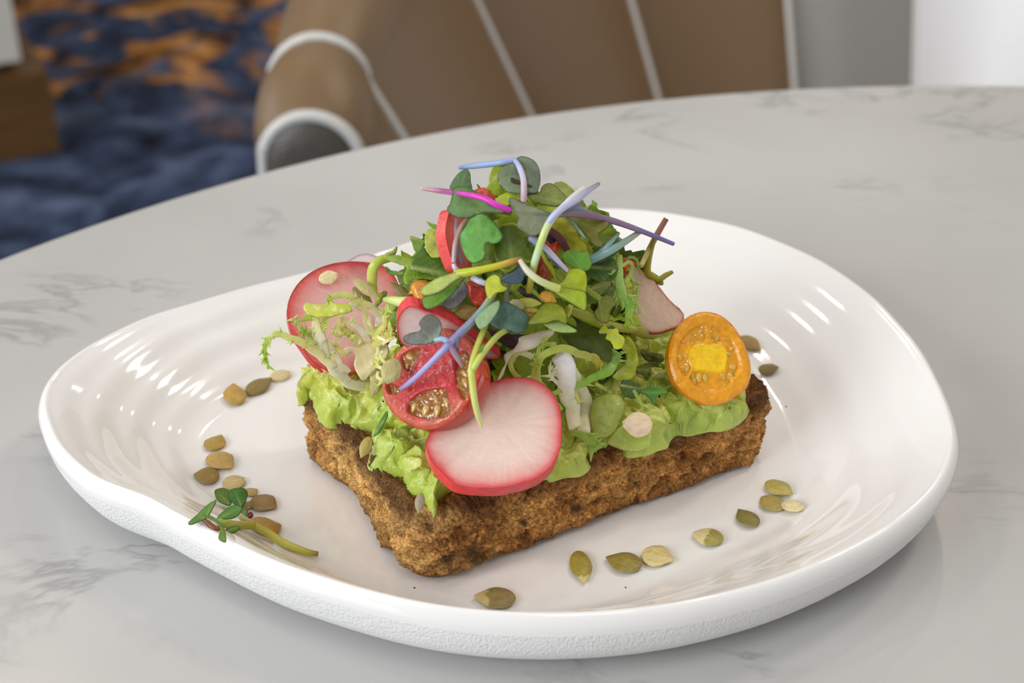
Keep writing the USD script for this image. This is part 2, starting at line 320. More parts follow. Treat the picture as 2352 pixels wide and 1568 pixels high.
def chunk(out, off, col, th, D=None, tx=0., ty=-.4, edge=None, var=.3, wav=.0012, dome=.5, smooth=10):
    """a rounded lump with the given outline and thickness (mm)"""
    sheet_no[0] += 1; sd = sheet_no[0]
    poly = spline(out, len(out) * smooth, True); size = np.ptp(poly, axis=0).max()
    P, t, nb, ed = fill2d(poly, max(2.2, size / 30)); ce = poly.mean(0)
    D0 = (HD(ce)[0] if D is None else D) - off * 1e-3; mpp = D0 / FPX
    X, Y = (P - ce).T * mpp; V = at_depth(P, D0 + tx * X + ty * Y)
    r = np.clip(ed / (.25 * size), 0, 1); pr = np.sqrt(1 - (1 - r) ** 2)
    nz = (fbm(V * 350, 3, sd) - .5)
    bul = (th * 1e-3 * dome) * pr + nz * wav * r
    cc = np.array(col) * (1 - var / 2 + var * fbm(V * 300, 3, sd + 9)[:, None])
    if edge is not None:
        w = np.exp(-(ed / (.06 * size)) ** 2)[:, None]; cc = cc * (1 - w) + np.array(edge) * w
    v, f, cc, _ = solidify(V - F * bul[:, None], t[:, ::-1], th * 1e-3 * (.25 + .75 * pr), cc, nb_in=0)
    return G(v, f, cc)

# ================================================================== THE ROOM
def box(lo, hi, bev=0.0):
    b = trimesh.creation.box(bounds=[lo, hi])
    return G(b.vertices, b.faces, smooth=False)
p = put_mesh('/World/floor', box((-4, -2.5, -.02), (4, 5, 0)), M['carpet']); tag(p, 'dark navy carpet with an orange and cream abstract pattern', 'floor', kind='structure')
p = put_mesh('/World/wall_back', box((-4, 5, 0), (4, 5.1, 2.8)), M['wall']); tag(p, 'plain warm wall behind the seating', 'wall', kind='structure')

# ================================================================== TABLE
TR, TCX, TCY = .5498, .2084, -.3139
def lathe(prof, n=96, cx=0, cy=0, col=None):
    prof = np.array(prof, float); a = np.linspace(0, 2 * math.pi, n, endpoint=False)
    V = np.stack([cx + prof[None, :, 0] * np.cos(a)[:, None], cy + prof[None, :, 0] * np.sin(a)[:, None], np.broadcast_to(prof[None, :, 1], (n, len(prof)))], -1)
    return G(V.reshape(-1, 3), grid_faces(n, len(prof), True), col, 35)
def rounded(r, z0, z1, b):
    a = np.linspace(0, math.pi / 2, 6)
    return [(1e-5, z0)] + [(r - b + b * math.sin(x), z0 + b - b * math.cos(x)) for x in a] + [(r - b + b * math.cos(x), z1 - b + b * math.sin(x)) for x in a] + [(1e-5, z1)]
build('round_table', 'round grey-veined white marble dining table under the plate', 'table', [
    ('tabletop', lathe(rounded(TR, T - .022, T, .004), 200, TCX, TCY), M['marble'], 'polished marble top'),
    ('column', lathe([(1e-5, .02), (.045, .02), (.04, .06), (.04, T - .05), (.12, T - .022), (1e-5, T - .022)], 48, TCX, TCY), M['metal'], None),
    ('base_plate', lathe(rounded(.26, 0, .02, .006), 64, TCX, TCY), M['metal'], None)])

# ================================================================== CHANNEL-BACK ARMCHAIR BEYOND THE TABLE
# seams: (inner point low, inner point high, outward direction), plan measured in the room
def at(px, py, h):                                        # where a look at (px, py) reaches height h above the floor
    return on_z([(px, py)], h - T)[0]
seams = [(np.array([-.090, .452, .50]), np.array([-.097, .45, .60]), (-1, 0)), (np.array([-.062, .524, .56]), np.array([-.097, .514, .63]), (-1, .0)), (at(1210, 255, .50), at(1090, 0, .60), (-.85, .55)), (at(1505, 215, .46), at(1445, 0, .54), (-.42, .9)),
         (at(1822, 195, .45), at(1805, 0, .52), (-.02, 1)), (at(2100, 190, .46), at(2105, 0, .53), (.35, .94)), (np.array([.50, .86, .46]), np.array([.515, .885, .54]), (.65, .75)), (np.array([.60, .73, .46]), np.array([.625, .745, .54]), (.95, .3)),
         (np.array([.62, .58, .46]), np.array([.65, .58, .54]), (1, 0)), (np.array([.62, .45, .46]), np.array([.65, .45, .54]), (1, -.1))]
tops = [.602, .630, .68, .76, .80, .80, .76, .68, .630, .602]
prof = []
for (lo, hi, o), top in zip(seams, tops):
    o = np.array([o[0], o[1], 0]) / math.hypot(*o); d = (hi - lo) / (hi[2] - lo[2]); d[:2] = np.clip(d[:2], -.5, .5)
    q = [lo + d * (h - lo[2]) for h in np.linspace(.38, top, 12)]
    rr = .031; ctr = q[-1] + o * rr
    q += [ctr + rr * (-o * math.cos(a) + np.array([0, 0, 1]) * math.sin(a)) for a in np.linspace(.15, math.pi - .1, 10)]
    e = q[-1]; q += [e + o * .004 * k + np.array([0, 0, -1]) * k * (e[2] - .16) for k in np.linspace(.1, 1, 8)]
    prof.append(np.array(q))
parts = []
for k in range(len(prof) - 1):
    a, b = prof[k], prof[k + 1]; nu = 15; u = np.linspace(0, 1, nu)
    base = a[None] * (1 - u)[:, None, None] + b[None] * u[:, None, None]
    tv = np.gradient(base, axis=1); tu = np.broadcast_to((b - a)[None], base.shape); nn = np.cross(tu, tv); nn /= np.linalg.norm(nn, axis=-1, keepdims=True) + 1e-9
    mid = base[nu // 2, 5]; inward = np.array([.28, .6, .5]) - mid
    if (nn[nu // 2, 5] @ inward) < 0: nn = -nn
    V = base + nn * (np.sin(math.pi * u) ** .7)[:, None, None] * (.009 if k < 1 else .015)
    f = grid_faces(nu, len(a)); f = np.vstack([f[:, [0, 1, 2]], f[:, [0, 2, 3]]])
    fn = np.cross(V.reshape(-1, 3)[f[0, 1]] - V.reshape(-1, 3)[f[0, 0]], V.reshape(-1, 3)[f[0, 2]] - V.reshape(-1, 3)[f[0, 0]])
    if fn @ nn[0, 0] < 0: f = f[:, ::-1]
    parts.append(('channel_panel', G(V.reshape(-1, 3), f, smooth=True), M['vinyl' if k < 4 else 'vinyl_windowlit_grey' if k == 4 else 'vinyl_windowlit_white'], None if k < 4 else 'channel panel with window light painted in cool grey' if k == 4 else 'channel panel with window light painted in white'))
for k in range(len(prof)):
    q = spline(prof[k], 90); parts.append(('piping', {**sweep(q, .0042, np.zeros((90, 3)), 8, nrm=np.array([.3, .2, .9])), 'col': None}, M['piping'], 'pale grey piping'))
def cap(q, s):                                            # front face of an arm
    c0 = q.mean(0); n = len(q); V = np.vstack([q, (q * .86 + c0 * .14) + np.array([0, -.012, 0]), c0 + [0, -.016, 0]])
    f = np.vstack([np.c_[np.arange(n), (np.arange(n) + 1) % n, n + (np.arange(n) + 1) % n], np.c_[np.arange(n), n + (np.arange(n) + 1) % n, n + np.arange(n)], np.c_[n + np.arange(n), n + (np.arange(n) + 1) % n, np.full(n, 2 * n)]])
    return G(V, f[:, ::-1] if s else f, smooth=True)
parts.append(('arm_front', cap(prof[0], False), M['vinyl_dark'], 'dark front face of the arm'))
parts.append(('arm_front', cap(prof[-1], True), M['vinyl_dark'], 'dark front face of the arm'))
inn = np.array([q[2] for q in prof])
ring = np.vstack([inn[:, :2] * .97 + np.array([.28, .66]) * .03])
sp = shapely.Polygon(ring).buffer(-.012).buffer(.03).buffer(-.03)
sm = trimesh.creation.extrude_polygon(sp, .09); sm.apply_translation([0, 0, .33])
parts.append(('seat_cushion', G(sm.vertices, sm.faces, smooth=False), M['vinyl'], None))
sb = trimesh.creation.extrude_polygon(shapely.Polygon(np.array([q[-1][:2] for q in prof])).buffer(-.012), .17); sb.apply_translation([0, 0, .16])
parts.append(('seat_base', G(sb.vertices, sb.faces, smooth=False), M['vinyl_dark'], None))
for x, y in ((-.06, .48), (.58, .5), (.12, .98), (.45, .95)):
    parts.append(('leg', lathe([(1e-5, 0), (.012, 0), (.018, .17), (1e-5, .17)], 20, x, y), M['metal'], None))
build('armchair', 'taupe leather barrel armchair with channelled back, pale piping and window light painted on the right-hand panels', 'armchair', parts)

# low bench at the far left
bd, bn = np.array([.90, .436]), np.array([-.436, .90]); bc = np.array([-.713, 1.807])
def brect(a0, a1, b0, b1): return shapely.Polygon([bc + bd * p + bn * q for p, q in ((a0, b0), (a1, b0), (a1, b1), (a0, b1))])
sw = brect(-1.3, 0, 0, .62)
def slab(poly, z0, z1, b=.012):
    gs = []
    for i, (ins, za, zb) in enumerate(((b, z0, z0 + .001), (0, z0 + b * .6, z1 - b), (b * .4, z1 - b, z1 - b * .4), (b, z1 - b * .4, z1))):
        mm = trimesh.creation.extrude_polygon(poly.buffer(-ins), zb - za); mm.apply_translation([0, 0, za]); gs.append(G(mm.vertices, mm.faces, smooth=False))
    return join(gs)
build('bench', 'off-white upholstered bench on a brown wooden plinth at the far left', 'bench', [
    ('plinth', slab(sw, 0, .135, .004), M['wood'], 'brown wooden plinth'),
    ('upholstered_seat', slab(brect(-1.27, -.035, .012, .6), .137, .42, .03), M['bench'], None)])

# ================================================================== PLATE
RIM = np.array([(95, 930), (110, 880), (150, 835), (220, 788), (330, 735), (435, 702), (560, 665), (700, 630), (850, 590), (940, 560), (1050, 525), (1150, 500), (1300, 485), (1400, 482), (1500, 488), (1600, 503), (1700, 525), (1800, 562), (1900, 610), (2000, 680), (2060, 740), (2110, 800), (2150, 870), (2180, 940), (2194, 1000), (2190, 1050), (2170, 1100), (2130, 1152), (2060, 1210), (1980, 1258), (1880, 1306), (1760, 1350), (1600, 1390), (1450, 1412), (1300, 1421), (1150, 1418), (1000, 1402), (850, 1370), (700, 1325), (600, 1288), (500, 1240), (400, 1188), (330, 1150), (230, 1112), (180, 1080), (130, 1030), (105, 980)], float)
RH = .0235
rw = on_z(RIM, RH)[:, :2]; PC = np.array([-.006, -.068])
dense = spline(rw, 1200, True); th_ = np.unwrap(np.arctan2(*(dense - PC).T[::-1])); rr_ = np.linalg.norm(dense - PC, axis=1)
order = np.argsort(np.mod(th_, 2 * math.pi)); TH, RR = np.mod(th_, 2 * math.pi)[order], rr_[order]
def rim_r(a): return np.interp(np.mod(a, 2 * math.pi), TH, RR, period=2 * math.pi)
ZFL = .0045
def plate_z(x, y):
    a = np.arctan2(y - PC[1], x - PC[0]); s = np.hypot(x - PC[0], y - PC[1]) / rim_r(a)
    s0 = .64 + .145 * np.exp(-((np.mod(a - (-1.75) + math.pi, 2 * math.pi) - math.pi) / .85) ** 2)
    t = np.clip((s - s0) / (.985 - s0), 0, 1); h = ZFL + (RH + .0008 - ZFL) * (.5 * (t ** 1.75 * (1 - .25 * t) / .75) + .5 * (3 * t ** 2 - 2 * t ** 3))
    wob = fbm(np.stack([np.cos(a) * 1.3 + s * .7, np.sin(a) * 1.3, s * 2], -1), 2, 3) - .5
    rp = np.sin(2 * math.pi * (s * 11 + wob * 2.6)) * .00030 * np.clip((s - s0 - .02) / .08, 0, 1) * np.clip((.97 - s) / .06, 0, 1)
    return h + rp
NA, a_ = 420, np.linspace(0, 2 * math.pi, 420, endpoint=False)
s_in = np.r_[np.linspace(.0001, .58, 14), np.linspace(.6, .982, 96)]
def ring_pts(s, h): return np.stack([PC[0] + s * rim_r(a_) * np.cos(a_), PC[1] + s * rim_r(a_) * np.sin(a_), np.broadcast_to(T + h, a_.shape)], -1)
cols_ = []
for s in s_in:
    q = ring_pts(s, 0); q[:, 2] = T + plate_z(q[:, 0], q[:, 1]); cols_.append(q)
lip = [(.988, RH + .0011), (.994, RH + .0010), (.999, RH + .0006), (1.004, RH - .0002), (1.009, RH - .0016), (1.010, RH - .0032), (1.008, RH - .005)]
for s, h in lip: cols_.append(ring_pts(s, h))
V = np.stack(cols_, 1)
glz = G(V.reshape(-1, 3), grid_faces(NA, V.shape[1], True), smooth=True)
ext = [(1.008, RH - .005), (1.003, RH - .0075), (.996, RH - .010), (.987, RH - .0125), (.974, RH - .0150), (.955, RH - .0175), (.93, RH - .0198), (.90, .0022), (.86, .0010), (.80, .0004), (.74, .0002), (.70, .0016), (.001, .0018)]
exs = spline(np.array(ext), 60); V2 = np.stack([ring_pts(s, max(h, .0002)) for s, h in exs], 1)
nz = (fbm(V2 * 500, 3, 5) - .5)[..., None] * .00022 * np.clip(np.linspace(0, 6, 60), 0, 1)[None, :, None]
rad = V2 - np.array([PC[0], PC[1], 0]); rad[..., 2] = 0; rad /= np.linalg.norm(rad, axis=-1, keepdims=True) + 1e-9
V2 = V2 + rad * nz
und = G(V2.reshape(-1, 3), grid_faces(NA, 60, True), smooth=True)
build('plate', 'white organic-shaped ceramic plate with rippled glazed well and textured outside', 'plate', [('dish', glz, M['glaze'], None), ('outer_wall', und, M['bisque'], 'textured white outer wall')])

# ================================================================== TOAST
def toast():
    hl, hw, h = .0625, .0375, .0245; z0 = ZFL + .0004
    NU, a = 880, np.linspace(0, 2 * math.pi, 880, endpoint=False)
    rr = .013                                           # corner radius in plan
    sq = shapely.unary_union([shapely.Point(sx * (hl - r), sy * (hw - r)).buffer(r, quad_segs=24) for sx, sy, r in ((-1, 1, .004), (-1, -1, .011), (1, -1, .013), (1, 1, .010))]).convex_hull
    ex = np.array(sq.exterior.coords)[:-1]; per = np.r_[0, np.cumsum(np.linalg.norm(np.diff(np.vstack([ex, ex[:1]]), axis=0), axis=1))]
    u = np.linspace(0, per[-1], NU, endpoint=False); e2 = np.vstack([ex, ex[:1]])
    o = np.c_[np.interp(u, per, e2[:, 0]), np.interp(u, per, e2[:, 1])]
    b = .0045; an = np.linspace(0, math.pi / 2, 8)
    lines = []                                          # (inset, height)
    for s in np.linspace(1, .12, 10): lines.append((s, None, 0.0))
    prof = [(b - b * math.sin(x), b - b * math.cos(x)) for x in an] + [(0, q) for q in np.linspace(b + .0005, h - b - .0005, 36)] + [(b - b * math.cos(x), h - b + b * math.sin(x)) for x in an]
    tn = np.gradient(o, axis=0); nrm = np.c_[tn[:, 1], -tn[:, 0]]; nrm /= np.linalg.norm(nrm, axis=1, keepdims=True)
    if (nrm * o).sum() < 0: nrm = -nrm
    rows = [np.c_[o * .02, np.full(NU, 0.)], np.c_[o * .6, np.full(NU, 0.)], np.c_[o * .85, np.full(NU, 0.)]]
    for ins, q in prof: rows.append(np.c_[o - nrm * ins, np.full(NU, q)])
    ncr = len(rows)
    oi = o - nrm * b
    for s in np.r_[np.linspace(.985, .55, 40), np.linspace(.5, .02, 12)]: rows.append(np.c_[oi * s, np.full(NU, h)])
    V = np.stack(rows, 1)
    # waist on the short left side, slightly domed sides
    sh = V.reshape(-1, 3)
    n = np.zeros_like(V); n[:, 3:ncr, :2] = nrm[:, None]; n[:, ncr:, 2] = 1; n[:, :3, 2] = -1
    n[:, ncr - 8:ncr, 2] = np.linspace(0, 1.5, 8); n[:, 3:11, 2] = -np.linspace(1.5, 0, 8); n /= np.linalg.norm(n, axis=-1, keepdims=True); n = n.reshape(-1, 3)
    left = np.exp(-((sh[:, 0] + hl) / .02) ** 2) * np.exp(-((sh[:, 1] - .006) / .018) ** 2); sh[:, 0] += left * .0028
    big = fbm(sh * 70, 3, 11) - .5; med = fbm(sh * 260, 3, 12) - .5; fine = fbm(sh * 1100, 3, 13) - .5
    warp = sh + np.stack([fbm(sh * 300, 2, 80 + q) - .5 for q in range(3)], 1) * .004
    rdg = 1 - np.abs(fbm(warp * [330, 330, 420], 3, 14) - .5) * 5; rdg2 = 1 - np.abs(fbm(warp * 800, 2, 15) - .5) * 4
    disp = big * .0042 + med * .0026 + fine * .0015 - np.clip(rdg, 0, 1) ** 2 * .0008 - np.clip(rdg2, 0, 1) ** 2 * .0005
    k = np.random.default_rng(3); cen = sh[k.integers(0, len(sh), 620)]; rd = k.uniform(.0004, .0010, 620) * k.choice([1, 1, 1, 1.9], 620)
    tree = cKDTree(sh)
    pit = np.zeros(len(sh))
    for q, r in zip(cen, rd):
        i = tree.query_ball_point(q, r * 2.6)
        if i:
            ax_ = k.normal(size=3); ax_ /= np.linalg.norm(ax_); dv = warp[i] - q; al_ = dv @ ax_
            dd = np.sqrt(np.maximum((dv ** 2).sum(1) - .75 * al_ ** 2, 0)) / r; pit[i] = np.maximum(pit[i], r * 1.0 * np.exp(-dd ** 4))
    crk = np.clip(rdg, 0, 1) ** 3
    topm = (sh[:, 2] > h - .0045)
    disp = disp - pit
    bot = sh[:, 2] < .0006
    disp[bot] = np.minimum(disp[bot], 0) * .2
    S = sh + n * disp[:, None]
    # sunken soft centre of the top, raised crust edge
    ins = np.minimum(hl - np.abs(sh[:, 0]), hw - np.abs(sh[:, 1]))
    S[:, 2] -= np.where(sh[:, 2] > h - .0006, .0026 * np.clip((ins - .004) / .008, 0, 1), 0)
    S[:, 2] = np.maximum(S[:, 2], 0)
    # colours: golden crumb, browner patches, charred rim, baked-in dark seeds
    w1 = np.clip(fbm(sh * 75, 3, 21) * 2.6 - .8, 0, 1)[:, None]; w2 = np.clip(fbm(sh * 330, 3, 22) * 2.2 - .6, 0, 1)[:, None]
    right = np.clip((sh[:, 0] + hl - .008) / .022, 0, 1)[:, None] * np.ones((1, 1))
    gold = c(238, 190, 116) * (1 - right) + c(228, 168, 94) * right
    deep = c(180, 120, 58) * (1 - right) + c(152, 94, 44) * right
    col = gold * (1 - w1 * .75) + deep * w1 * .75
    col = col * (.60 + .74 * w2)
    rim = np.exp(-(np.maximum(h - sh[:, 2], 0) / .0055) ** 2) * np.exp(-(np.maximum(ins - .002, 0) / .0075) ** 2)
    rim = np.clip(rim * 1.3 * np.clip(fbm(sh * 95, 3, 23) * 3.2 - .7, .3, 1.15), 0, 1)[:, None]
    col = col * (1 - rim * .85) + c(66, 34, 16) * rim * .85
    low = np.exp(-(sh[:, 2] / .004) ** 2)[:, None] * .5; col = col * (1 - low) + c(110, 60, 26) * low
    topc = (np.clip((sh[:, 2] - (h - .001)) / .0008, 0, 1) * np.clip(ins / .012, 0, 1))[:, None]
    col = col * (1 - topc * .6) + (c(168, 112, 56) * (.6 + .7 * w2)) * topc * .6
    crk = np.clip(crk * 1.2 * np.clip(fbm(sh * 150, 2, 25) * 2 - .5, 0, 1), 0, 1)[:, None]; col = col * (1 - .5 * crk) + c(84, 46, 20) * .5 * crk
    pc = np.clip(pit / .001, 0, 1)[:, None]; col = col * (1 - .45 * pc) + c(96, 52, 22) * .45 * pc
    for q, r in zip(sh[k.integers(0, len(sh), 30)], k.uniform(.0010, .0024, 30)):
        i = tree.query_ball_point(q, r * 1.3)
        w = np.exp(-(np.linalg.norm(sh[i] - q, axis=1) / r) ** 4)[:, None] * .8; col[i] = col[i] * (1 - w) + c(58, 44, 38) * w
    X = TC + [0, 0, z0] + S[:, :1] * E1 + S[:, 1:2] * E2 + S[:, 2:] * [0, 0, 1]
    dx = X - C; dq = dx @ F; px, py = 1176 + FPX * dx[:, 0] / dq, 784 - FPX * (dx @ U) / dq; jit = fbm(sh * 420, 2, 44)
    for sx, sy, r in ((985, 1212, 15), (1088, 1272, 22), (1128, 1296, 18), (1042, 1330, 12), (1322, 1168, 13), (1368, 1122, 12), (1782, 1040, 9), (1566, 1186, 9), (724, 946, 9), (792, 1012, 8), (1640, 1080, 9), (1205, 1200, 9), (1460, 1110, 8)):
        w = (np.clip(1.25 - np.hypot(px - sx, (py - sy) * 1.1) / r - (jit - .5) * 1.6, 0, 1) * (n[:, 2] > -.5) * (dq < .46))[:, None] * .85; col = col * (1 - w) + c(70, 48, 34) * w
    f = grid_faces(NU, V.shape[1], True); fk = np.vstack([f[:, [0, 1, 2]], f[:, [0, 2, 3]]])
    j = np.concatenate([np.tile(np.arange(V.shape[1] - 1), NU)] * 2)
    f_side, f_top = fk[j < ncr + 6], fk[j >= ncr + 6]
    def sub(ff):
        u, inv = np.unique(ff, return_inverse=True); return G(X[u], inv.reshape(-1, 3), col[u])
    build('toast', 'thick slice of dark golden seeded toast in the middle of the plate', 'toast',
          [('crust', sub(f_side), M['bread'], 'rough golden brown sides and charred edge'), ('crumb_top', sub(f_top), M['bread'], None)])
toast()
for q, r in (((1148, 1357), .00032), ((952, 1350), .00024), ((1437, 1349), .00022), ((1805, 940), .00024)):
    ic = trimesh.creation.icosphere(2, r); ic.vertices *= [1.3, 1, .6]; ic.vertices += (fbm(ic.vertices * 3000, 2, 1)[:, None] - .5) * r
    w = on_z([q], ZFL)[0]; w[2] = T + plate_z(w[0], w[1]) + r * .4
    build('toast_crumb', {1148: 'tiny dark crumb above the seed at the front rim', 952: 'tiny crumb in front of the left toast corner', 1437: 'tiny crumb in front of the three front seeds', 1805: 'tiny crumb right of the toast corner'}[q[0]], 'crumb', [('crumb', G(ic.vertices + w, ic.faces, c(96, 60, 28)), M['bread'])])

# ================================================================== MASHED AVOCADO
def mash():
    px = np.array([(686, 925), (720, 918), (738, 962), (765, 978), (830, 985), (868, 1000), (852, 1040), (848, 1062), (885, 1090), (928, 1102), (936, 1132), (968, 1148), (996, 1185), (1012, 1150), (1050, 1140), (1140, 1135), (1262, 1098), (1335, 1085), (1362, 1058), (1400, 1036), (1450, 1046), (1490, 1036), (1530, 1018), (1560, 992), (1640, 986), (1702, 964), (1720, 925), (1700, 890), (1660, 830), (1600, 770), (1500, 680), (1380, 680), (1200, 720), (1000, 780), (800, 850), (705, 860)], float)
    w = on_z(px, TOPZ - .002); q = np.c_[(w - TC) @ E1, (w - TC) @ E2]
    poly = spline(q, len(q) * 14, True); poly = poly + (np.stack([fbm(np.c_[poly * 190, poly[:, :1] * 0], 2, k) for k in (1, 2)], 1) - .5) * .0024
    P, t, nb, ed = fill2d(poly, .00052)
    global MASH
    k = np.r_[P.T[0] * 0]
    hx = (P[:, 0] + .004) / HA[0]; hy = (P[:, 1] - .008) / HA[1]; r2 = hx ** 2 + hy ** 2
    H = .0056 + .010 * np.clip(1 - r2, 0, 1) ** .8
    # thicker spoonfuls: left lump, front lump, right lump
    for (cx, cy, rx, hh) in ((745, 895, .009, .005), (800, 920, .012, .004), (910, 1060, .011, .0045), (985, 1120, .009, .0035), (1440, 960, .014, .004), (1600, 945, .013, .0045), (1680, 930, .008, .003)):
        cw = on_z([(cx, cy)], TOPZ + .004)[0] - TC; H = H + hh * np.exp(-(((P[:, 0] - cw @ E1) ** 2 + (P[:, 1] - cw @ E2) ** 2) / rx ** 2))
    e = np.clip(ed / .0058, 0, 1); pr = np.sqrt(1 - (1 - e) ** 2) ** 1.15
    P3 = np.c_[P, k]
    lum = fbm(P3 * 165, 3, 31) - .5; lum2 = np.abs(fbm(P3 * 330, 3, 32) - .5) * 2; fine = fbm(P3 * 1000, 2, 33) - .5
    Z = H * pr + (lum * .0098 + (.25 - lum2) * .0044 + fine * .0004) * pr
    side = (fbm(P3 * 300, 2, 41) - .5)
    # colours: yellow-green flesh with greener parts
    a = np.clip(fbm(P3 * 120, 3, 35) * 2.2 - .6, 0, 1)[:, None]; b_ = np.clip(fbm(P3 * 380, 3, 36) * 2.4 - .75, 0, 1)[:, None]
    col = c(206, 212, 92) * (1 - a) + c(160, 186, 64) * a; col = col * (1 - .4 * b_) + c(236, 234, 150) * .4 * b_
    gr = np.exp(-(ed / .0022) ** 2)[:, None] * .55; col = col * (1 - gr) + c(156, 184, 70) * gr
    base = TC + [0, 0, TOPZ - .0028]
    X = base + P[:, :1] * E1 + P[:, 1:] * E2 + Z[:, None] * [0, 0, 1]; B = base + P[:, :1] * E1 + P[:, 1:] * E2 - [0, 0, .0004]
    wv = np.clip(Z / .004, .15, 1)[:, None]
    X = X + np.stack([fbm(X * 230, 2, 50 + q) - .5 for q in range(3)], 1) * .0066 * wv + np.stack([fbm(X * 560, 2, 60 + q) - .5 for q in range(3)], 1) * .0014 * wv
    MASH = (cKDTree(X[:, :2]), X[:, 2])
    v = np.vstack([X, B]); N = len(X); i = np.arange(nb); jn = (i + 1) % nb
    # the outline bulges out over its foot
    ce = P.mean(0); out = P[:nb] - np.roll(P[:nb], 1, 0); 
    sidef = np.vstack([np.c_[i, i + N, jn], np.c_[jn, i + N, jn + N]])
    f = np.vstack([t, sidef, t[:, ::-1] + N])
    if np.cross(*(np.diff(np.vstack([poly, poly[:1]]), axis=0)[:2])) is None: pass
    build('avocado_mash', 'chunky mashed avocado spread over the toast beneath the salad', 'mashed avocado', [('mash', G(v, f, np.vstack([col, col])), M['mash'])])
mash()
def Dz(p, h): return depth_of(on_z([p], h))[0]
build('avocado_chunk', 'large smooth avocado piece behind the cream seed half', 'avocado', [('flesh', chunk(z('I', '300,500 340,400 480,340 640,350 715,440 720,520 660,700 570,850 430,890 330,810 285,660'), 0, c(158, 174, 78), 5, D=Dz((1385, 990), .034), edge=c(176, 190, 92)), M['mash'])])
build('avocado_chunk', 'flat avocado piece under the cream seed half near the toast edge', 'avocado', [('flesh', chunk(z('I', '560,820 680,720 860,640 1020,640 1050,800 1030,980 900,1050 760,1050 600,1000 500,940'), -1, c(166, 186, 84), 5, D=Dz((1450, 1015), .033), edge=c(190, 204, 110)), M['mash'])])

# ================================================================== RADISH SLICES
def radish(out, label, th, skin, inner, mid, off=0, D=None, tx=0., ty=-.4, cup=0., curl=0., axis=None, band=.13, center=None, skinw=1.0):
    g = sheet(out, off, c(255, 255, 255), tx=tx, ty=ty, cup=cup, curl=curl, th=th, D=D, wav=.0004, wfreq=90, axis=axis, step=5.0)
    nb, k, ed, P, N = g['ring']
    ce = np.array(center if center is not None else np.mean(out, 0)); d = P - ce; an = np.arctan2(d[:, 1], d[:, 0])
    st = fbm(np.c_[np.cos(an) * 9, np.sin(an) * 9, ed * 3], 3, 61)
    w = np.exp(-(np.maximum(ed + (st - .5) * .05, 0) / band) ** 1.5)[:, None]; w2 = np.exp(-(ed / (band * .30)) ** 2)[:, None]
    ray_ = (.9 + .2 * fbm(np.c_[np.cos(an) * 14, np.sin(an) * 14, ed * 2], 2, 62))[:, None]
    col = inner * (1 - w) + mid * w; col = (col * (1 - w2) + skin * w2) * ray_
    col2 = np.vstack([col, col]); f = g['f']
    face = G(g['v'], f[:k], col2); side = f[k:]; u, inv = np.unique(side, return_inverse=True)
    sk = G(g['v'][u], inv.reshape(-1, 3), skin * (.85 + .3 * fbm(g['v'][u] * 500, 2, 5)[:, None]))
    cen = sk['v'].mean(0); sk['v'] = cen + (sk['v'] - cen) * 1.004
    build('radish_slice', label, 'radish slice', [('flesh', face, M['radish'], None), ('skin', sk, M['skin'], 'red skin around the edge')])
RED, PINK, PALE = c(205, 50, 52), c(226, 120, 124), c(232, 205, 204)
radish(z('X', '659,718 668,682 690,650 722,626 762,611 806,606 850,609 885,620 908,645 922,690 915,740 890,790 850,835 800,862 750,854 718,836 690,800 668,764'), 'big red-rimmed radish slice leaning at the left end of the toast', .0022, c(196, 40, 44), c(206, 154, 154), c(192, 68, 74), D=Dz((748, 853), .038), tx=.25, ty=-.75, band=.14)
radish(z('A', '850,1125 900,1085 960,1055 1030,1045 1100,1060 1150,1090 1180,1160 1150,1260 1050,1300 930,1260 870,1190'), 'pale translucent radish sliver peeking over the big left slice', .0016, c(200, 150, 160), c(218, 190, 198), c(212, 176, 186), D=Dz((748, 853), .038) + .013, ty=-.75, band=.05)
radish(z('C', '1300,450 1330,350 1400,285 1470,290 1560,325 1700,372 1850,450 1960,540 2100,650 2230,735 2150,760 1980,740 1800,720 1600,700 1420,660 1330,600'), 'curled radish slice standing behind the red tomato half', .0040, c(228, 62, 68), c(240, 214, 212), c(234, 160, 160), off=7, tx=.1, ty=.8, band=.06)
radish(z('F', '1250,560 1258,640 1300,740 1380,830 1440,890 1530,950 1700,975 1900,975 2100,935 2250,880 2370,780 2440,640 2462,480 2455,330 2420,200 2330,80 2210,10 2080,-8 1920,10 1780,60 1640,140 1480,270 1330,420'), 'big round radish slice leaning on the avocado at the front', .0055, c(230, 62, 70), c(238, 206, 196), c(236, 130, 128), D=Dz((1135, 1125), .040) + .0080, tx=.08, ty=-.55, band=.10, center=(1150, 985), cup=.02)
radish(z('E', '560,40 640,20 720,60 840,150 920,240 1000,345 1075,420 1140,490 1100,580 1010,620 900,650 800,640 660,600 500,540 470,470 560,330'), 'salmon pink radish slice behind the yellow tomato half', .0022, c(214, 110, 92), c(242, 190, 172), c(236, 170, 150), off=-2, tx=-.15, ty=-.3, band=.04)
radish(z('B', '95,640 62,730 48,840 62,960 100,1080 150,1180 240,1200 300,1100 320,950 300,800 250,700 170,640'), 'red-edged radish slice on end at the upper left of the heap', .0036, c(226, 80, 76), c(236, 130, 116), c(232, 96, 88), off=2, tx=1.1, ty=-.2, band=.16)

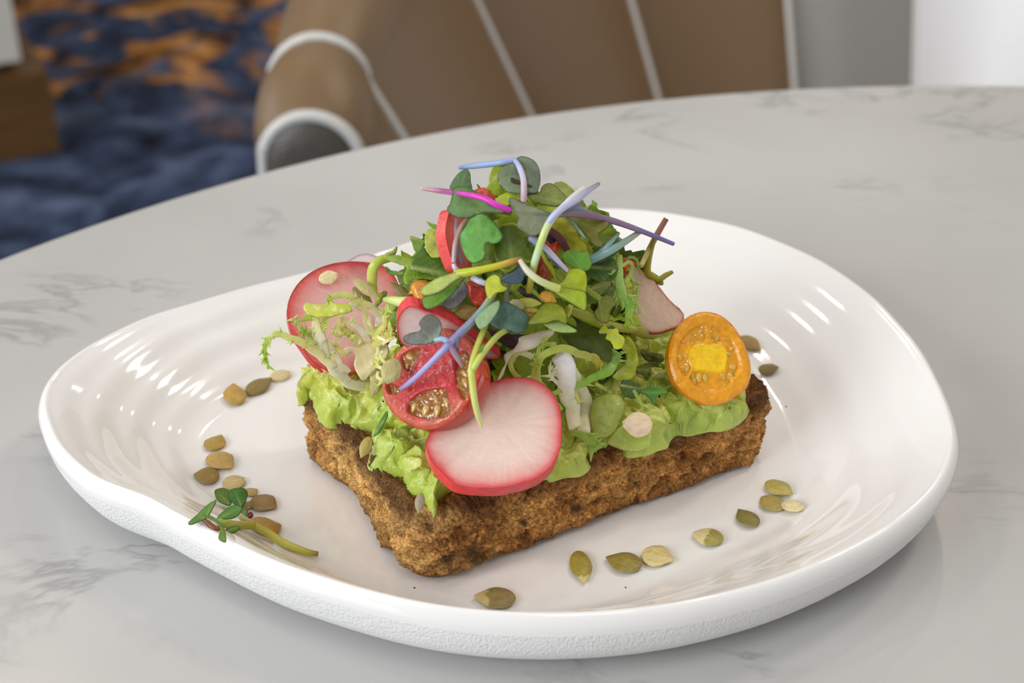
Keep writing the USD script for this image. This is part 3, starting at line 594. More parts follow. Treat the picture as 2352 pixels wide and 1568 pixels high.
# ================================================================== TOMATO HALVES
def tomato(face, label, D, tx, ty, depth, skin, flesh_in, flesh_out, core, cells, seeds, gelcol, seedcol, off=0, dep=.0022, name='tomato_half', corepoly=None, streak=.25, skin_in=None):
    poly = spline(face, len(face) * 12, True); ce = poly.mean(0); D0 = D - off * 1e-3; mpp = D0 / FPX
    def up(P, push=0.):
        X, Y = (np.atleast_2d(P) - ce).T * mpp; return at_depth(P, D0 + tx * X + ty * Y) + nv * push
    nv = np.array([0, 0, 0.]); o = up(ce[None])[0]; vx = up(ce[None] + [10, 0])[0] - o; vy = up(ce[None] + [0, 10])[0] - o
    nv = np.cross(vy, vx); nv /= np.linalg.norm(nv); nv = -nv if nv @ F > 0 else nv         # out of the cut face, towards the viewer
    P, t, nb, ed = fill2d(poly, 3.0); size = np.ptp(poly, axis=0).max(); e = ed / size
    pl = [shapely.Polygon(spline(q, len(q) * 8, True)).buffer(0) for q in cells]
    h = np.clip(1 - np.abs(e - .02) / .02, 0, 1) * .0; h = -.0009 * np.exp(-(e / .022) ** 2)
    inside = np.zeros(len(P))
    for q in pl:
        dist = shapely.distance(q.exterior, shapely.points(P)); ins = shapely.contains_xy(q, P[:, 0], P[:, 1])
        inside = np.maximum(inside, np.where(ins, np.clip(dist / (size * .018), 0, 1), 0))
    h = h - dep * inside
    V0 = up(P); h = h + (fbm(V0 * 420, 3, 77) - .5) * .0008 * (1 - inside)
    an = np.arctan2(*(P - ce).T[::-1]); stk = fbm(np.c_[np.cos(an) * 10, np.sin(an) * 10, e * 6], 3, 71)[:, None]
    w = np.exp(-(e / .11) ** 2)[:, None]; col = flesh_in * (1 - w) + flesh_out * w; col = col * (1 - streak + 2 * streak * stk)
    if corepoly is not None:
        cp = shapely.Polygon(spline(corepoly, len(corepoly) * 8, True)); dist = shapely.distance(cp, shapely.points(P)) / size + np.maximum(0, fbm(np.c_[P * .09, P[:, :1] * 0], 3, 4) - .45) * .10
        w = np.exp(-(dist / .05) ** 2)[:, None]; col = col * (1 - w) + core * w
    w = np.exp(-(e / .016) ** 2)[:, None]; col = col * (1 - w) + skin * w
    col = col * (1 - .35 * inside[:, None]) + gelcol * .35 * inside[:, None]
    fl = V0 + nv * h[:, None]
    # rounded skin: rings shrink while they run back from the cut face
    ph = np.linspace(0, math.pi / 2, 16); bd = P[:nb]; cen3 = up(ce[None])[0]; rings = []
    edge = V0[:nb] - cen3
    for q in ph: rings.append(cen3 + edge * (math.cos(q) ** .85 if q < 1.57 else .001) * (1.0 + .04 * math.sin(2 * q)) - nv * (depth * math.sin(q) + .0009 * (q == 0)))
    Vs = np.stack(rings, 1); nn = len(ph); fs = grid_faces(nb, nn, True)
    sk = G(Vs.reshape(-1, 3), fs[:, ::-1], np.repeat(skin[None] * .95, nb * nn, 0) * (.82 + .36 * fbm(Vs.reshape(-1, 3) * 120, 3, 9)[:, None]))
    parts = [('skin', sk, M['tskin'], 'glossy skin'), ('flesh', G(fl, t[:, ::-1], col), M['tomato'], 'juicy cut face')]
    for q in cells:
        pp = spline(q, len(q) * 8, True); c0 = pp.mean(0); pp = c0 + (pp - c0) * 1.0
        P2, t2, _, e2 = fill2d(pp, 2.6); V2 = up(P2); V2 = V2 + nv * (-.0010 + (fbm(V2 * 520, 2, 17) - .5) * .0022)[:, None]
        parts.append(('gel', G(V2, t2[:, ::-1], gelcol * (.7 + .6 * fbm(V2 * 500, 2, 18)[:, None])), M['gel'], 'wet gel pocket'))
    for i, (sx, sy, L, ang) in enumerate(seeds):
        ic = trimesh.creation.icosphere(2, 1.0); L = L * mpp * .5; tp = 1 - .35 * ic.vertices[:, :1]
        v = ic.vertices * [L, L * .58, L * .42]; v[:, 1:] *= tp[:, :1]
        ux = vx / np.linalg.norm(vx); uy = vy - (vy @ ux) * ux; uy /= np.linalg.norm(uy); ca, sa = math.cos(ang), math.sin(ang)
        v = up(np.array([[sx, sy]]), -.0007)[0] + v[:, :1] * (ux * ca + uy * sa) + v[:, 1:2] * (-ux * sa + uy * ca) + v[:, 2:] * nv
        parts.append(('seed', G(v, ic.faces, seedcol * (.85 + .3 * rng.random())), M['gel'], None))
    build(name, label, 'tomato half', parts)
def sd(fr, items):                                        # seeds: x,y,length,angle(deg) in zoom units
    ox, oy, k = ZF[fr]; return [(x / k + ox, y / k + oy, L / k, math.radians(a)) for x, y, L, a in items]
tomato(z('C', '1152,1080 1165,970 1200,870 1260,760 1350,660 1480,580 1620,525 1750,520 1870,570 1960,650 2020,760 2035,880 2010,1010 1960,1130 1880,1240 1780,1340 1660,1410 1540,1425 1420,1400 1300,1330 1210,1230'),
       'deep red cherry tomato half with its wet cut face to the left', Dz((1000, 990), .046) - .0045, -.70, -.40, .0150, c(196, 48, 26), c(180, 36, 40), c(190, 92, 66), c(214, 70, 60),
       [z('C', '1390,1260 1430,1150 1540,1085 1690,1060 1750,1100 1765,1200 1770,1290 1690,1330 1580,1340 1460,1310'), z('C', '1840,760 1930,740 1965,860 1965,1020 1930,1120 1895,1170 1840,1080 1815,930'), z('C', '1335,770 1420,710 1500,700 1500,770 1450,850 1400,910 1350,860'), z('C', '1205,1010 1290,1040 1345,1075 1300,1110 1215,1105')],
       sd('C', [(1440, 1230, 95, 100), (1545, 1260, 120, 100), (1650, 1260, 115, 85), (1735, 1190, 100, 70), (1640, 1165, 80, 60), (1690, 1090, 60, 40), (1905, 1010, 110, 60), (1900, 930, 80, 40), (1405, 780, 95, 20), (1440, 840, 70, 60), (1380, 860, 60, 80)]), c(152, 98, 38), c(214, 160, 84), name='tomato_half')
yc = z('E', '1210,800 1300,770 1420,760 1500,790 1520,870 1510,950 1420,970 1300,970 1240,940')
tomato(z('E', '1335,447 1470,475 1590,570 1680,710 1738,860 1755,1000 1725,1120 1630,1215 1500,1275 1390,1290 1270,1255 1160,1190 1070,1080 1025,950 1015,820 1040,690 1110,570 1210,480'),
       'golden yellow cherry tomato half upright at the right end of the toast', Dz((1630, 925), .036) + .003, .32, -.25, .0125, c(236, 146, 6), c(236, 160, 12), c(238, 158, 10), c(255, 206, 10),
       [z('E', '1120,700 1220,600 1330,570 1340,720 1230,760 1190,860 1210,960 1160,1040 1090,960 1080,820'), z('E', '1390,570 1480,600 1580,700 1650,850 1660,980 1590,1050 1520,990 1530,860 1500,760 1400,730'), z('E', '1190,1050 1250,980 1400,990 1520,1020 1580,1080 1500,1150 1380,1170 1260,1130')],
       sd('E', [(1175, 855, 70, 20), (1180, 960, 75, 100), (1285, 1045, 95, 95), (1340, 1050, 80, 80), (1500, 1020, 95, 70), (1570, 1030, 80, 50), (1590, 950, 75, 20), (1545, 830, 80, 0), (1580, 780, 60, -20), (1230, 740, 60, 60), (1150, 720, 50, 30), (1400, 720, 55, -60), (1450, 690, 60, -50), (1225, 1020, 60, 110)]),
       c(246, 168, 6), c(250, 196, 70), dep=.0009, corepoly=yc, streak=.14)
def tchunk(fr, s, label, off, col, th=5, **k): build('tomato_piece', label, 'tomato piece', [('flesh', chunk(z(fr, s), off, col, th, **k), M['tomato'])])
tchunk('B', '340,475 390,440 470,440 540,510 550,570 440,590 370,540', 'small red tomato piece under the top leaves at the upper left', 2, c(206, 66, 36))
tchunk('J', '740,890 830,860 940,900 940,1060 860,1100 760,1010', 'bright orange-red tomato piece in the gap below the dark purple leaf', 0, c(236, 84, 40))
tchunk('J', '560,1120 680,1060 790,1250 830,1450 800,1600 640,1640 520,1580 500,1350', 'red-brown tomato piece deep in the middle of the heap', 0, c(150, 62, 20))
tchunk('C', '1930,110 2020,110 2110,180 2110,300 2010,330 1940,240', 'red tomato piece below the lilac stems left of centre', 1, c(200, 58, 36))
tchunk('C', '1440,110 1500,85 1580,92 1620,150 1560,300 1480,290 1420,170', 'small orange tomato cube at the left of the heap', 3, c(214, 138, 40), 7)
tchunk('E', '560,0 600,-20 640,20 640,80 590,90 565,50', 'small red tomato piece behind the jagged right frond', -1, c(222, 86, 52))

# ================================================================== BED OF LEAVES UNDER THE TOPPINGS
def bed():
    k = np.random.default_rng(12); gs = []
    pal = [c(136, 164, 36), c(104, 138, 30), c(160, 182, 48), c(184, 196, 70), c(88, 114, 30), c(128, 154, 50)]
    for i in range(105):
        th, ph = k.uniform(0, 2 * math.pi), math.asin(k.uniform(.16, .93))
        rr = k.uniform(.72, .86); u = np.array([math.cos(th) * math.cos(ph), math.sin(th) * math.cos(ph), math.sin(ph)])
        o = HC + (E1 * u[0] * HA[0] + E2 * u[1] * HA[1] + np.array([0, 0, u[2] * HA[2]])) * rr
        n = E1 * u[0] / HA[0] + E2 * u[1] / HA[1] + np.array([0, 0, u[2] / HA[2]]); n /= np.linalg.norm(n)
        n = n + k.normal(0, .35, 3); n /= np.linalg.norm(n); a = np.cross(n, k.normal(size=3)); a /= np.linalg.norm(a); b = np.cross(n, a)
        L, W = k.uniform(.009, .018), k.uniform(.005, .010); q = np.linspace(0, 2 * math.pi, 60, endpoint=False)
        fr = 1 + .18 * np.sin(q * k.integers(7, 12) + k.uniform(0, 6)) * np.abs(np.sin(q / 2)) + .08 * np.sin(q * 19)
        poly = np.c_[np.cos(q) * L * fr, np.sin(q) * W * fr]
        P, t, nb, ed = fill2d(poly, .0013)
        hh = -(P[:, 0] / L) ** 2 * L * k.uniform(.1, .5) + (P[:, 1] / W) ** 2 * W * k.uniform(-.4, .4) + (fbm(np.c_[P * 260, P[:, :1] * 0 + i], 2, i) - .5) * .005
        V = o + P[:, :1] * a + P[:, 1:] * b + hh[:, None] * n
        col = pal[k.integers(len(pal))] * (1.0 + .5 * fbm(np.c_[P * 300, P[:, :1] * 0], 2, i)[:, None]); w = np.exp(-(P[:, 1] / .0007) ** 2)[:, None] * .5; col = col * (1 - w) + c(190, 196, 110) * w
        dd, ii = MASH[0].query(V[:, :2]); V[:, 2] = np.where(dd < .0015, np.maximum(V[:, 2], MASH[1][ii] + .0008), V[:, 2])
        v, f, cc, _ = solidify(V, t, .0003, col); gs.append(G(v, f, cc))
    build('lettuce_bed', 'tangled bed of small green lettuce leaves filling the salad heap', 'salad leaves', [('leaf', g, M['leaf'], None) for g in gs])
bed()
# ================================================================== SINGLE LETTUCE LEAVES
def lettuce(fr, s, label, off, col, vein=None, name='lettuce_leaf', cat='lettuce leaf', frill=2.2, **k):
    o = spline(z(fr, s), 14 * len(s.split()), True); sdn = len(label)
    o = o + (np.stack([fbm(np.c_[o * .11, o[:, :1] * 0], 2, sdn + q) for q in (0, 5)], 1) - .5) * frill * 2
    g = sheet(o, off, col, vein=c(188, 200, 120) if vein is None else vein, smooth=0, **{**dict(wav=.0016, wfreq=150), **k}); build(name, label, cat, [('leaf', g, M['leaf'])])
lettuce('A', '1560,830 1620,790 1690,785 1720,900 1730,1010 1650,1070 1580,1020 1550,940', 'pale yellow-green lettuce leaf left of the red-edged upper radish', 1, c(184, 196, 92))
lettuce('A', '1418,868 1490,890 1560,915 1545,965 1500,1015 1460,1000 1435,940', 'pointed green lettuce tip sticking out over the plate rim at upper left', 0, c(112, 140, 52), frill=1)
lettuce('A', '1562,738 1630,765 1700,785 1740,740 1760,800 1690,812 1620,798', 'thin green lettuce point beside the upper radish edge', 2, c(104, 150, 34), frill=.6)
lettuce('A', '1430,1170 1450,1080 1505,1000 1545,930 1550,1000 1640,1030 1720,1050 1770,1160 1800,1230 1700,1255 1560,1210', 'dark green folded lettuce leaf at the left of the heap', 2, c(74, 112, 22), cup=.25)
lettuce('A', '1180,1065 1300,1042 1400,1072 1450,1105 1430,1190 1520,1165 1640,1180 1710,1235 1600,1262 1460,1255 1390,1310 1362,1230 1385,1150 1280,1110', 'frilly green lettuce leaf arching over the big left radish slice', 4, c(120, 156, 34), cup=-.2, edge=c(150, 182, 60))
lettuce('A', '1195,1140 1260,1180 1340,1190 1366,1215 1300,1222 1220,1200', 'small ragged green lettuce scrap above the big left radish slice', 3, c(120, 158, 70))
lettuce('D', '955,470 970,330 1100,350 1300,430 1450,500 1420,640 1400,830 1250,770 1150,720 1040,690 900,560', 'broad dark green lettuce leaf in the middle of the heap', 3, c(70, 88, 14), vein=c(120, 128, 30), cup=.12, ty=-.5)
lettuce('D', '1520,560 1600,590 1660,700 1675,850 1640,960 1560,1040 1480,1015 1420,980 1500,900 1560,780 1470,640', 'crinkled yellow-green lettuce leaf left of the yellow tomato', 9, c(172, 184, 36), cup=.08, tx=.1, wav=.003)
lettuce('D', '1285,545 1335,470 1352,455 1375,510 1460,498 1500,560 1550,620 1510,700 1440,690 1400,620 1355,600 1360,552', 'bright yellow torn lettuce tip right of the dark leaf', 13, c(196, 206, 50), frill=3)
lettuce('E', '745,1185 800,1130 900,1125 1005,1180 910,1210 870,1290 840,1250 800,1200', 'glossy green leaf hanging onto the avocado below the yellow tomato', 1, c(84, 140, 40), vein=c(130, 180, 90), D=Dz((1500, 905), .040))
lettuce('E', '760,800 860,825 955,845 950,900 860,905 780,870', 'dark olive lettuce scrap directly left of the yellow tomato', 0, c(92, 104, 36))
lettuce('E', '700,970 850,900 940,960 950,1020 930,1135 860,1085 750,1020', 'curled olive leaf below the olive scrap beside the yellow tomato', 2, c(110, 128, 36), cup=-.3)
lettuce('B', '485,330 520,255 580,240 650,228 590,285 570,380 620,470 600,515 470,495 420,465 475,410', 'yellow-green lettuce leaf behind the round top sprout leaf', 4, c(142, 160, 26), frill=.8)
lettuce('B', '540,545 620,490 700,472 750,505 760,545 700,540 655,595', 'bright lime lettuce tip below the round top sprout leaf', 6, c(184, 204, 50), frill=.8)
lettuce('B', '1060,405 1140,380 1220,430 1255,475 1320,540 1360,610 1290,600 1180,520 1110,460', 'pale lettuce leaf at the upper right of the heap', 1, c(160, 172, 84))
lettuce('B', '1030,820 1060,720 1150,700 1230,760 1300,880 1360,1000 1280,1060 1150,1010 1070,910', 'olive yellow ribbed lettuce leaf behind the white-lilac stem', 2, c(164, 164, 18), vein=c(110, 112, 12), cup=.2)
lettuce('B', '1470,850 1540,800 1620,850 1710,930 1640,970 1540,970 1490,920', 'pale green lettuce leaf with a hole at the right of the heap', 1, c(140, 168, 72))
lettuce('B', '1370,1100 1480,1060 1620,1090 1640,1200 1560,1290 1420,1260 1350,1180', 'deep green lettuce leaf right of the bright bean-shaped sprout leaf', 3, c(72, 106, 24))
lettuce('B', '1360,1330 1450,1280 1560,1270 1620,1340 1560,1450 1440,1420', 'dark green lettuce leaf below the right frond', 3, c(88, 112, 28))
lettuce('D', '180,500 330,540 480,560 600,560 560,640 420,700 330,650 240,600', 'dark purple lettuce leaf under the teal sprout leaf', 2, c(52, 22, 28), vein=c(96, 50, 60))
lettuce('J', '740,700 810,680 890,760 920,870 850,925 750,880', 'wrinkled dark purple leaf near the top centre of the heap', 4, c(48, 20, 32), vein=c(84, 44, 60))
lettuce('E', '600,1060 700,1090 760,1160 700,1230 620,1220 560,1130', 'dark green lettuce curl above the right avocado lump', 0, c(62, 92, 24), D=Dz((1440, 890), .043))
lettuce('D', '850,1290 920,1250 1010,1340 1030,1420 980,1470 900,1440', 'little lettuce curl beside the front radish edge', 6, c(142, 168, 44))
lettuce('F', '765,480 800,400 850,310 895,250 905,300 870,370 830,450', 'narrow green blade leaning on the avocado left of the red tomato', 1, c(92, 150, 54), D=Dz((868, 1000), .034), frill=.4)
build('lettuce_stalk', 'smooth green lettuce stalk along the upper edge of the dark leaf', 'stalk', [('stalk', stalk(z('D', '950,300 1150,370 1340,455 1560,500 1780,530'), [5, 6, 5, 4, 3], [.9, 1.7, 1.5, 1.2, .8], [c(122, 132, 26), c(130, 140, 30), c(150, 152, 60), c(150, 140, 70)]), M['stem'])])
build('lettuce_stalk', 'withered olive stalk reaching toward the yellow tomato', 'stalk', [('stalk', stalk(z('E', '640,590 760,640 860,660 960,640'), [3, 4, 3, 2], [1.2, 1.6, 1.4, .8], [c(140, 136, 60), c(150, 146, 66), c(120, 150, 50)], flat=.5), M['stem'])])
build('lettuce_stalk', 'dark purple curved stalk across the olive yellow leaf', 'stalk', [('stalk', stalk(z('J', '780,660 900,760 1010,870 1120,1060'), [6, 6, 5, 4], [.6, 1.0, 1.1, .8], [c(58, 28, 40), c(50, 24, 34)], flat=.5), M['stem'])])
build('lettuce_stalk', 'blackish twisted scrap of stalk above the middle seeds', 'stalk', [('stalk', stalk(z('D', '490,90 560,150 640,190 700,230'), [4, 5, 5, 4], [.8, .9, .7, .3], [c(30, 24, 24), c(40, 28, 30)], flat=.6), M['stem'])])

# ================================================================== CURLY ENDIVE
W_, Y_, GN, LG = c(246, 242, 200), c(220, 218, 112), c(124, 164, 30), c(176, 192, 70)
def endive(label, items, extra=()):
    parts = []
    for i, it in enumerate(items): parts.append(('frond', frond(*it[:4], **{**it[4], 'seed': i * 3 + len(label)}), M['frisee'], None))
    for nm, g in extra: parts.append((nm, g, M['frisee'], None))
    build('curly_endive', label, 'curly endive', parts)
k_ = np.random.default_rng(4)
items = [(z('K', '1500,1330 1250,1240 1000,1020 700,740 420,590 230,560 100,660 50,820 75,1040'), [3, 5, 8, 10, 11, 10, 8, 6, 5], [3.2, 3.4, 3.2, 2.6, 2.2, 1.9, 1.5, 1.4, .5], [W_, W_, Y_, LG, GN, c(110, 170, 20)], dict(teeth=22, tl=2.0)),
         (z('K', '1300,1180 1050,960 900,720 800,520 770,300'), [4, 8, 9, 9, 8], [3.6, 4.2, 4.0, 3.2, 2.2], [W_, W_, W_, Y_], dict(teeth=18, tl=2.0)),
         (z('K', '960,860 900,640 880,420 950,270'), [8, 9, 9, 8], [2.6, 2.2, 1.8, .8], [W_, Y_, LG, LG], dict(teeth=16, tl=2.2)),
         (z('K', '860,760 720,640 600,480 460,340'), [8, 9, 9, 9], [2.2, 1.8, 1.6, .6], [Y_, LG, GN, LG], dict(teeth=16, tl=2.4)),
         (z('K', '1650,560 1690,330 1560,150 1350,30 1150,-20 950,60'), [5, 8, 10, 11, 10, 9], [2.8, 2.8, 2.4, 2.0, 1.8, 1.2], [W_, W_, Y_, LG, GN], dict(teeth=14, tl=1.8)),
         (z('K', '1500,640 1480,520 1350,410 1180,350 1100,470 1060,560 1180,600'), [5, 7, 8, 9, 9, 9, 8], [2.6, 2.2, 1.8, 1.6, 1.4, 1.2, .6], [W_, W_, Y_, Y_, c(210, 206, 60)], dict(teeth=18, tl=2.0)),
         (z('K', '1560,560 1520,380 1440,200 1280,120 1160,230 1150,330'), [5, 7, 9, 10, 9, 8], [1.8, 1.6, 1.3, 1.1, 1.0, .6], [W_, Y_, W_, Y_], dict(teeth=10, tl=1.5)),
         (z('K', '1440,760 1340,620 1250,480 1180,420'), [5, 7, 8, 8], [2.4, 2.6, 2.4, 1.2], [LG, c(188, 198, 60), c(190, 200, 50)], dict(teeth=12, tl=1.8)),
         (z('K', '1200,860 1120,760 1000,720 960,830'), [7, 8, 8, 8], [2.0, 1.8, 1.6, 1.0], [Y_, c(206, 200, 60)], dict(teeth=16, tl=2.2)),
         (z('K', '1250,1240 1100,1180 950,1130 840,1100'), [5, 6, 6, 6], [1.6, 1.4, 1.2, .5], [W_, Y_, c(206, 204, 80)], dict(teeth=12, tl=1.6)),
         (z('K', '1640,620 1750,420 1800,250 1870,180'), [5, 6, 6, 5], [2.0, 1.6, 1.4, .6], [Y_, Y_, LG], dict(teeth=14, tl=1.8)),
         (z('K', '1600,760 1720,640 1800,560 1870,440'), [5, 6, 6, 5], [3.0, 2.6, 2.0, .8], [Y_, c(196, 186, 96), LG], dict(teeth=16, tl=2.0)),
         (z('K', '1500,900 1560,1040 1620,1160 1600,1320'), [6, 6, 5, 4], [2.6, 3, 2.6, 1.6], [c(206, 196, 130), c(200, 184, 120)], dict(teeth=4, tl=1.2))]
for q in range(9):                                        # thin squiggles between the ribs
    a0 = k_.uniform([1000, 250], [1800, 1150]); d0 = k_.normal(0, 1, 2); d0 /= np.linalg.norm(d0); pts = [a0]
    for _ in range(4):
        t0 = k_.normal(0, .7); d0 = np.array([d0[0] * math.cos(t0) - d0[1] * math.sin(t0), d0[0] * math.sin(t0) + d0[1] * math.cos(t0)]); pts.append(pts[-1] + d0 * 75)
    items.append((np.array(pts) / 6.273 + [600, 680], [6, 8, 9, 8, 7], [.9, 1.2, 1.0, .8, .3], [W_, Y_, LG], dict(teeth=9, tl=1.5)))
blade = sheet(z('K', '600,170 640,95 720,110 900,120 990,60 1080,110 1250,110 1310,220 1150,260 1000,290 850,300 700,290 640,230'), 10, c(176, 188, 52), wav=.002, vein=c(200, 204, 110), th=.0006)
tipb = sheet(z('K', '660,270 720,300 740,350 690,345 620,360 530,355 600,310'), 10, c(124, 158, 34), th=.0005)
base = sheet(z('K', '1170,800 1240,740 1400,740 1480,700 1600,640 1760,650 1840,760 1800,900 1700,1010 1580,1120 1480,1210 1400,1130 1340,1000 1360,860 1300,810 1240,860'), 8, c(226, 212, 158), wav=.0012, th=.0008, cup=.2, vein=c(226, 216, 170))
endive('pale curly endive piece spilling over the big left radish slice', items, [('leaf_blade', blade), ('leaf_tip', tipb), ('leaf_base', base)])
items = [(z('D', '900,760 950,900 985,1100 1010,1300 1040,1500'), [8, 9, 9, 8, 8], [5.8, 6.4, 5.4, 4.9, 4.2], [c(246, 246, 232), c(246, 246, 226), c(240, 230, 190), c(232, 222, 180)], dict(teeth=6, tl=1.2, flat=.55)),
         (z('D', '1000,820 1060,960 1120,1120 1150,1300 1120,1540'), [6, 7, 7, 7, 7], [2.4, 3.4, 4.4, 4.8, 4.0], [Y_, c(226, 222, 186), c(212, 204, 166), c(210, 200, 160)], dict(teeth=5, tl=1.2, flat=.55)),
         (z('D', '700,1060 690,960 730,820 830,730 960,700 1120,750 1240,830 1320,890'), [9, 10, 11, 12, 12, 11, 10, 9], [1.6, 1.8, 2.2, 2.4, 2.4, 2.4, 2.8, 2.2], [LG, c(170, 182, 70), LG, c(178, 178, 66), c(190, 160, 30)], dict(teeth=10, tl=1.6)),
         (z('D', '810,1150 950,1110 1100,1070 1260,1010 1380,930 1440,840 1480,740'), [9, 10, 11, 11, 11, 10, 10], [1.2, 1.8, 2.2, 2.6, 3.4, 3.2, 2.0], [LG, c(126, 172, 44), c(120, 170, 50), c(120, 172, 70)], dict(teeth=14, tl=2.4)),
         (z('D', '650,1050 640,900 670,750 700,640'), [8, 9, 9, 9], [1.6, 1.6, 1.6, .8], [LG, c(164, 188, 50), LG], dict(teeth=14, tl=2.0)),
         (z('D', '900,1160 860,1060 800,950 790,850'), [7, 8, 8, 8], [1.4, 1.3, 1.0, .6], [W_, W_], dict(teeth=6, tl=2.5)),
         (z('D', '940,1080 880,980 830,900 800,870'), [7, 8, 8, 8], [1.2, 1.0, .8, .4], [W_, W_], dict(teeth=6, tl=2.5)),
         (z('D', '620,800 540,760 480,750 420,830 440,960 520,1000 620,980'), [6, 7, 7, 7, 7, 7, 7], [2, 1.8, 1.6, 1.6, 1.6, 1.6, 1.2], [W_, Y_, LG, Y_], dict(teeth=8, tl=2.0)),
         (z('D', '850,640 780,640 720,620 680,660'), [9, 9, 9, 8], [1.2, 1.4, 1.2, .6], [LG, c(160, 180, 40)], dict(teeth=10, tl=2.2)),
         (z('D', '640,1020 760,1120 850,1210 930,1310'), [8, 8, 8, 8], [1.6, 2.2, 2.6, 1.6], [LG, c(192, 200, 90), c(180, 192, 70)], dict(teeth=4, tl=1.4)),
         (z('D', '1060,1100 1080,1180 1100,1240'), [9, 10, 10], [1.2, 1.2, .6], [Y_, c(224, 214, 90)], dict(teeth=6, tl=1.6)),
         (z('D', '1230,1040 1300,1080 1370,1110'), [10, 11, 11], [1.0, 1.2, .8], [LG, c(150, 180, 80)], dict(teeth=4, tl=1.2)),
         (z('D', '1300,1140 1240,1220 1190,1300 1180,1400'), [6, 6, 6, 6], [1.2, 1.1, 1.0, .6], [c(120, 150, 40), LG], dict(teeth=12, tl=2.0)),
         (z('D', '1600,1010 1590,1140 1540,1250 1500,1330 1450,1420'), [4, 5, 5, 5, 5], [1.0, 1.4, 1.8, 1.4, .8], [c(140, 150, 40), c(170, 176, 60), c(150, 150, 50)], dict(teeth=8, tl=1.8)),
         (z('I', '60,830 180,850 280,920 360,980 400,1010'), [5, 5, 5, 5, 4], [1.6, 2.4, 3.6, 3.0, 1.0], [c(96, 128, 24), c(110, 150, 34), c(104, 140, 30)], dict(teeth=8, tl=4.0, D=Dz((1350, 1030), .036))),
         (z('I', '860,300 900,400 940,480 980,520'), [2, 2, 2, 1], [1, 1.2, 1, .4], [c(120, 156, 50), LG], dict(teeth=10, tl=2.4, D=Dz((1470, 930), .040)))]
ws = sheet(z('D', '270,1010 320,900 350,850 340,760 430,710 480,640 490,590 600,555 740,520 840,515 820,570 740,610 650,690 560,720 450,745 400,790 360,870 330,960 290,1010'), 9, c(222, 208, 190), wav=.0012, th=.0006, edge=c(214, 196, 150))
endive('white-stalked curly endive piece in the middle beside the front radish', items, [('leaf_base', ws)])
items = [(z('E', '570,-60 560,80 560,210 620,300 660,400 640,500 625,590'), [6, 7, 8, 8, 8, 8, 7], [1.8, 2.4, 3.0, 3.2, 3.0, 2.4, 1.0], [c(140, 176, 40), c(150, 200, 90), c(130, 190, 50), c(164, 192, 30)], dict(teeth=16, tl=3.2)),
         (z('E', '560,120 500,80 475,110'), [7, 7, 7], [1.4, 1.0, .4], [LG, GN], dict(teeth=3, tl=1.5)),
         (z('E', '560,60 640,0 680,60 650,160 610,190'), [6, 6, 6, 6, 6], [1.0, 1.2, 1.4, 1.2, .8], [LG, c(130, 168, 30), LG], dict(teeth=8, tl=1.8)),
         (z('E', '650,340 700,370 740,460'), [8, 8, 8], [1.8, 1.6, .4], [c(140, 190, 60), c(150, 196, 50)], dict(teeth=4, tl=2.0)),
         (z('E', '640,120 700,190 690,270 700,330'), [4, 4, 4, 4], [1, 1.6, 1.4, .6], [c(110, 140, 20), LG], dict(teeth=12, tl=2.0)),
         (z('E', '610,-10 700,-40 750,60 760,110'), [3, 3, 3, 3], [.8, 1, 1, .6], [c(90, 120, 20), c(110, 140, 30)], dict(teeth=4, tl=1.2))]
endive('bright green jagged endive frond hanging down the right side of the heap', items)

# ================================================================== SPROUTS
GS, TE, OL, BG, YG = c(116, 132, 108), c(92, 120, 108), c(122, 130, 52), c(104, 168, 72), c(150, 178, 40)
LIL, BLU, PUR, MAG = c(196, 190, 222), c(128, 156, 200), c(118, 98, 150), c(206, 48, 176)
def sprout(label, stems, leaves, cat='sprout', name='sprout'):
    parts = []
    for s in stems:
        kw = s[5] if len(s) > 5 else {}; parts.append(('stem', stalk(z(s[0], s[1]), s[2], s[3], s[4], **kw), M['stem'], None))
    for l in leaves:
        kw = {**dict(edge=l[3] * .45 + c(60, 40, 60) * .3, vein=l[3] * .6 + c(200, 214, 150) * .35, rib=.035, edgew=.018, wav=.0007, cup=.12), **(l[4] if len(l) > 4 else {})}
        parts.append(('leaf', sheet(z(l[0], l[1]), l[2], l[3], **kw), M['leaf'], None))
    build(name, label, cat, parts)
def ax(fr, s): return z(fr, s)
sprout('round grey-green sprout leaf with a bent blue stem at the very top', [('B', '210,256 330,241 550,216 690,190 716,186', [4, 6, 8, 9, 9], [.45, .8, .85, .8, .7], [c(96, 130, 176), BLU, BLU, c(150, 160, 200)]), ('B', '716,186 760,260 790,350 797,450 795,560', [9, 11, 12, 12, 10], [.7, .8, .8, .85, .9], [c(150, 160, 205), c(176, 176, 206), c(186, 168, 182), c(176, 150, 158)])],
       [('B', '725,190 750,160 780,152 830,163 890,195 930,260 946,340 940,410 915,480 870,488 800,485 770,380 745,270', 7, GS, dict(axis=ax('B', '870,490 800,170'))), ('B', '720,225 640,232 585,275 565,325 580,395 610,440 650,475 740,490 800,488 790,400 760,290', 8, c(112, 130, 100), dict(axis=ax('B', '870,490 590,320'))), ('B', '682,346 735,368 800,388 868,418 850,434 780,408 692,388', 9, c(64, 52, 24), dict(edge=c(60, 46, 20), vein=c(70, 56, 28), step=2.0))])
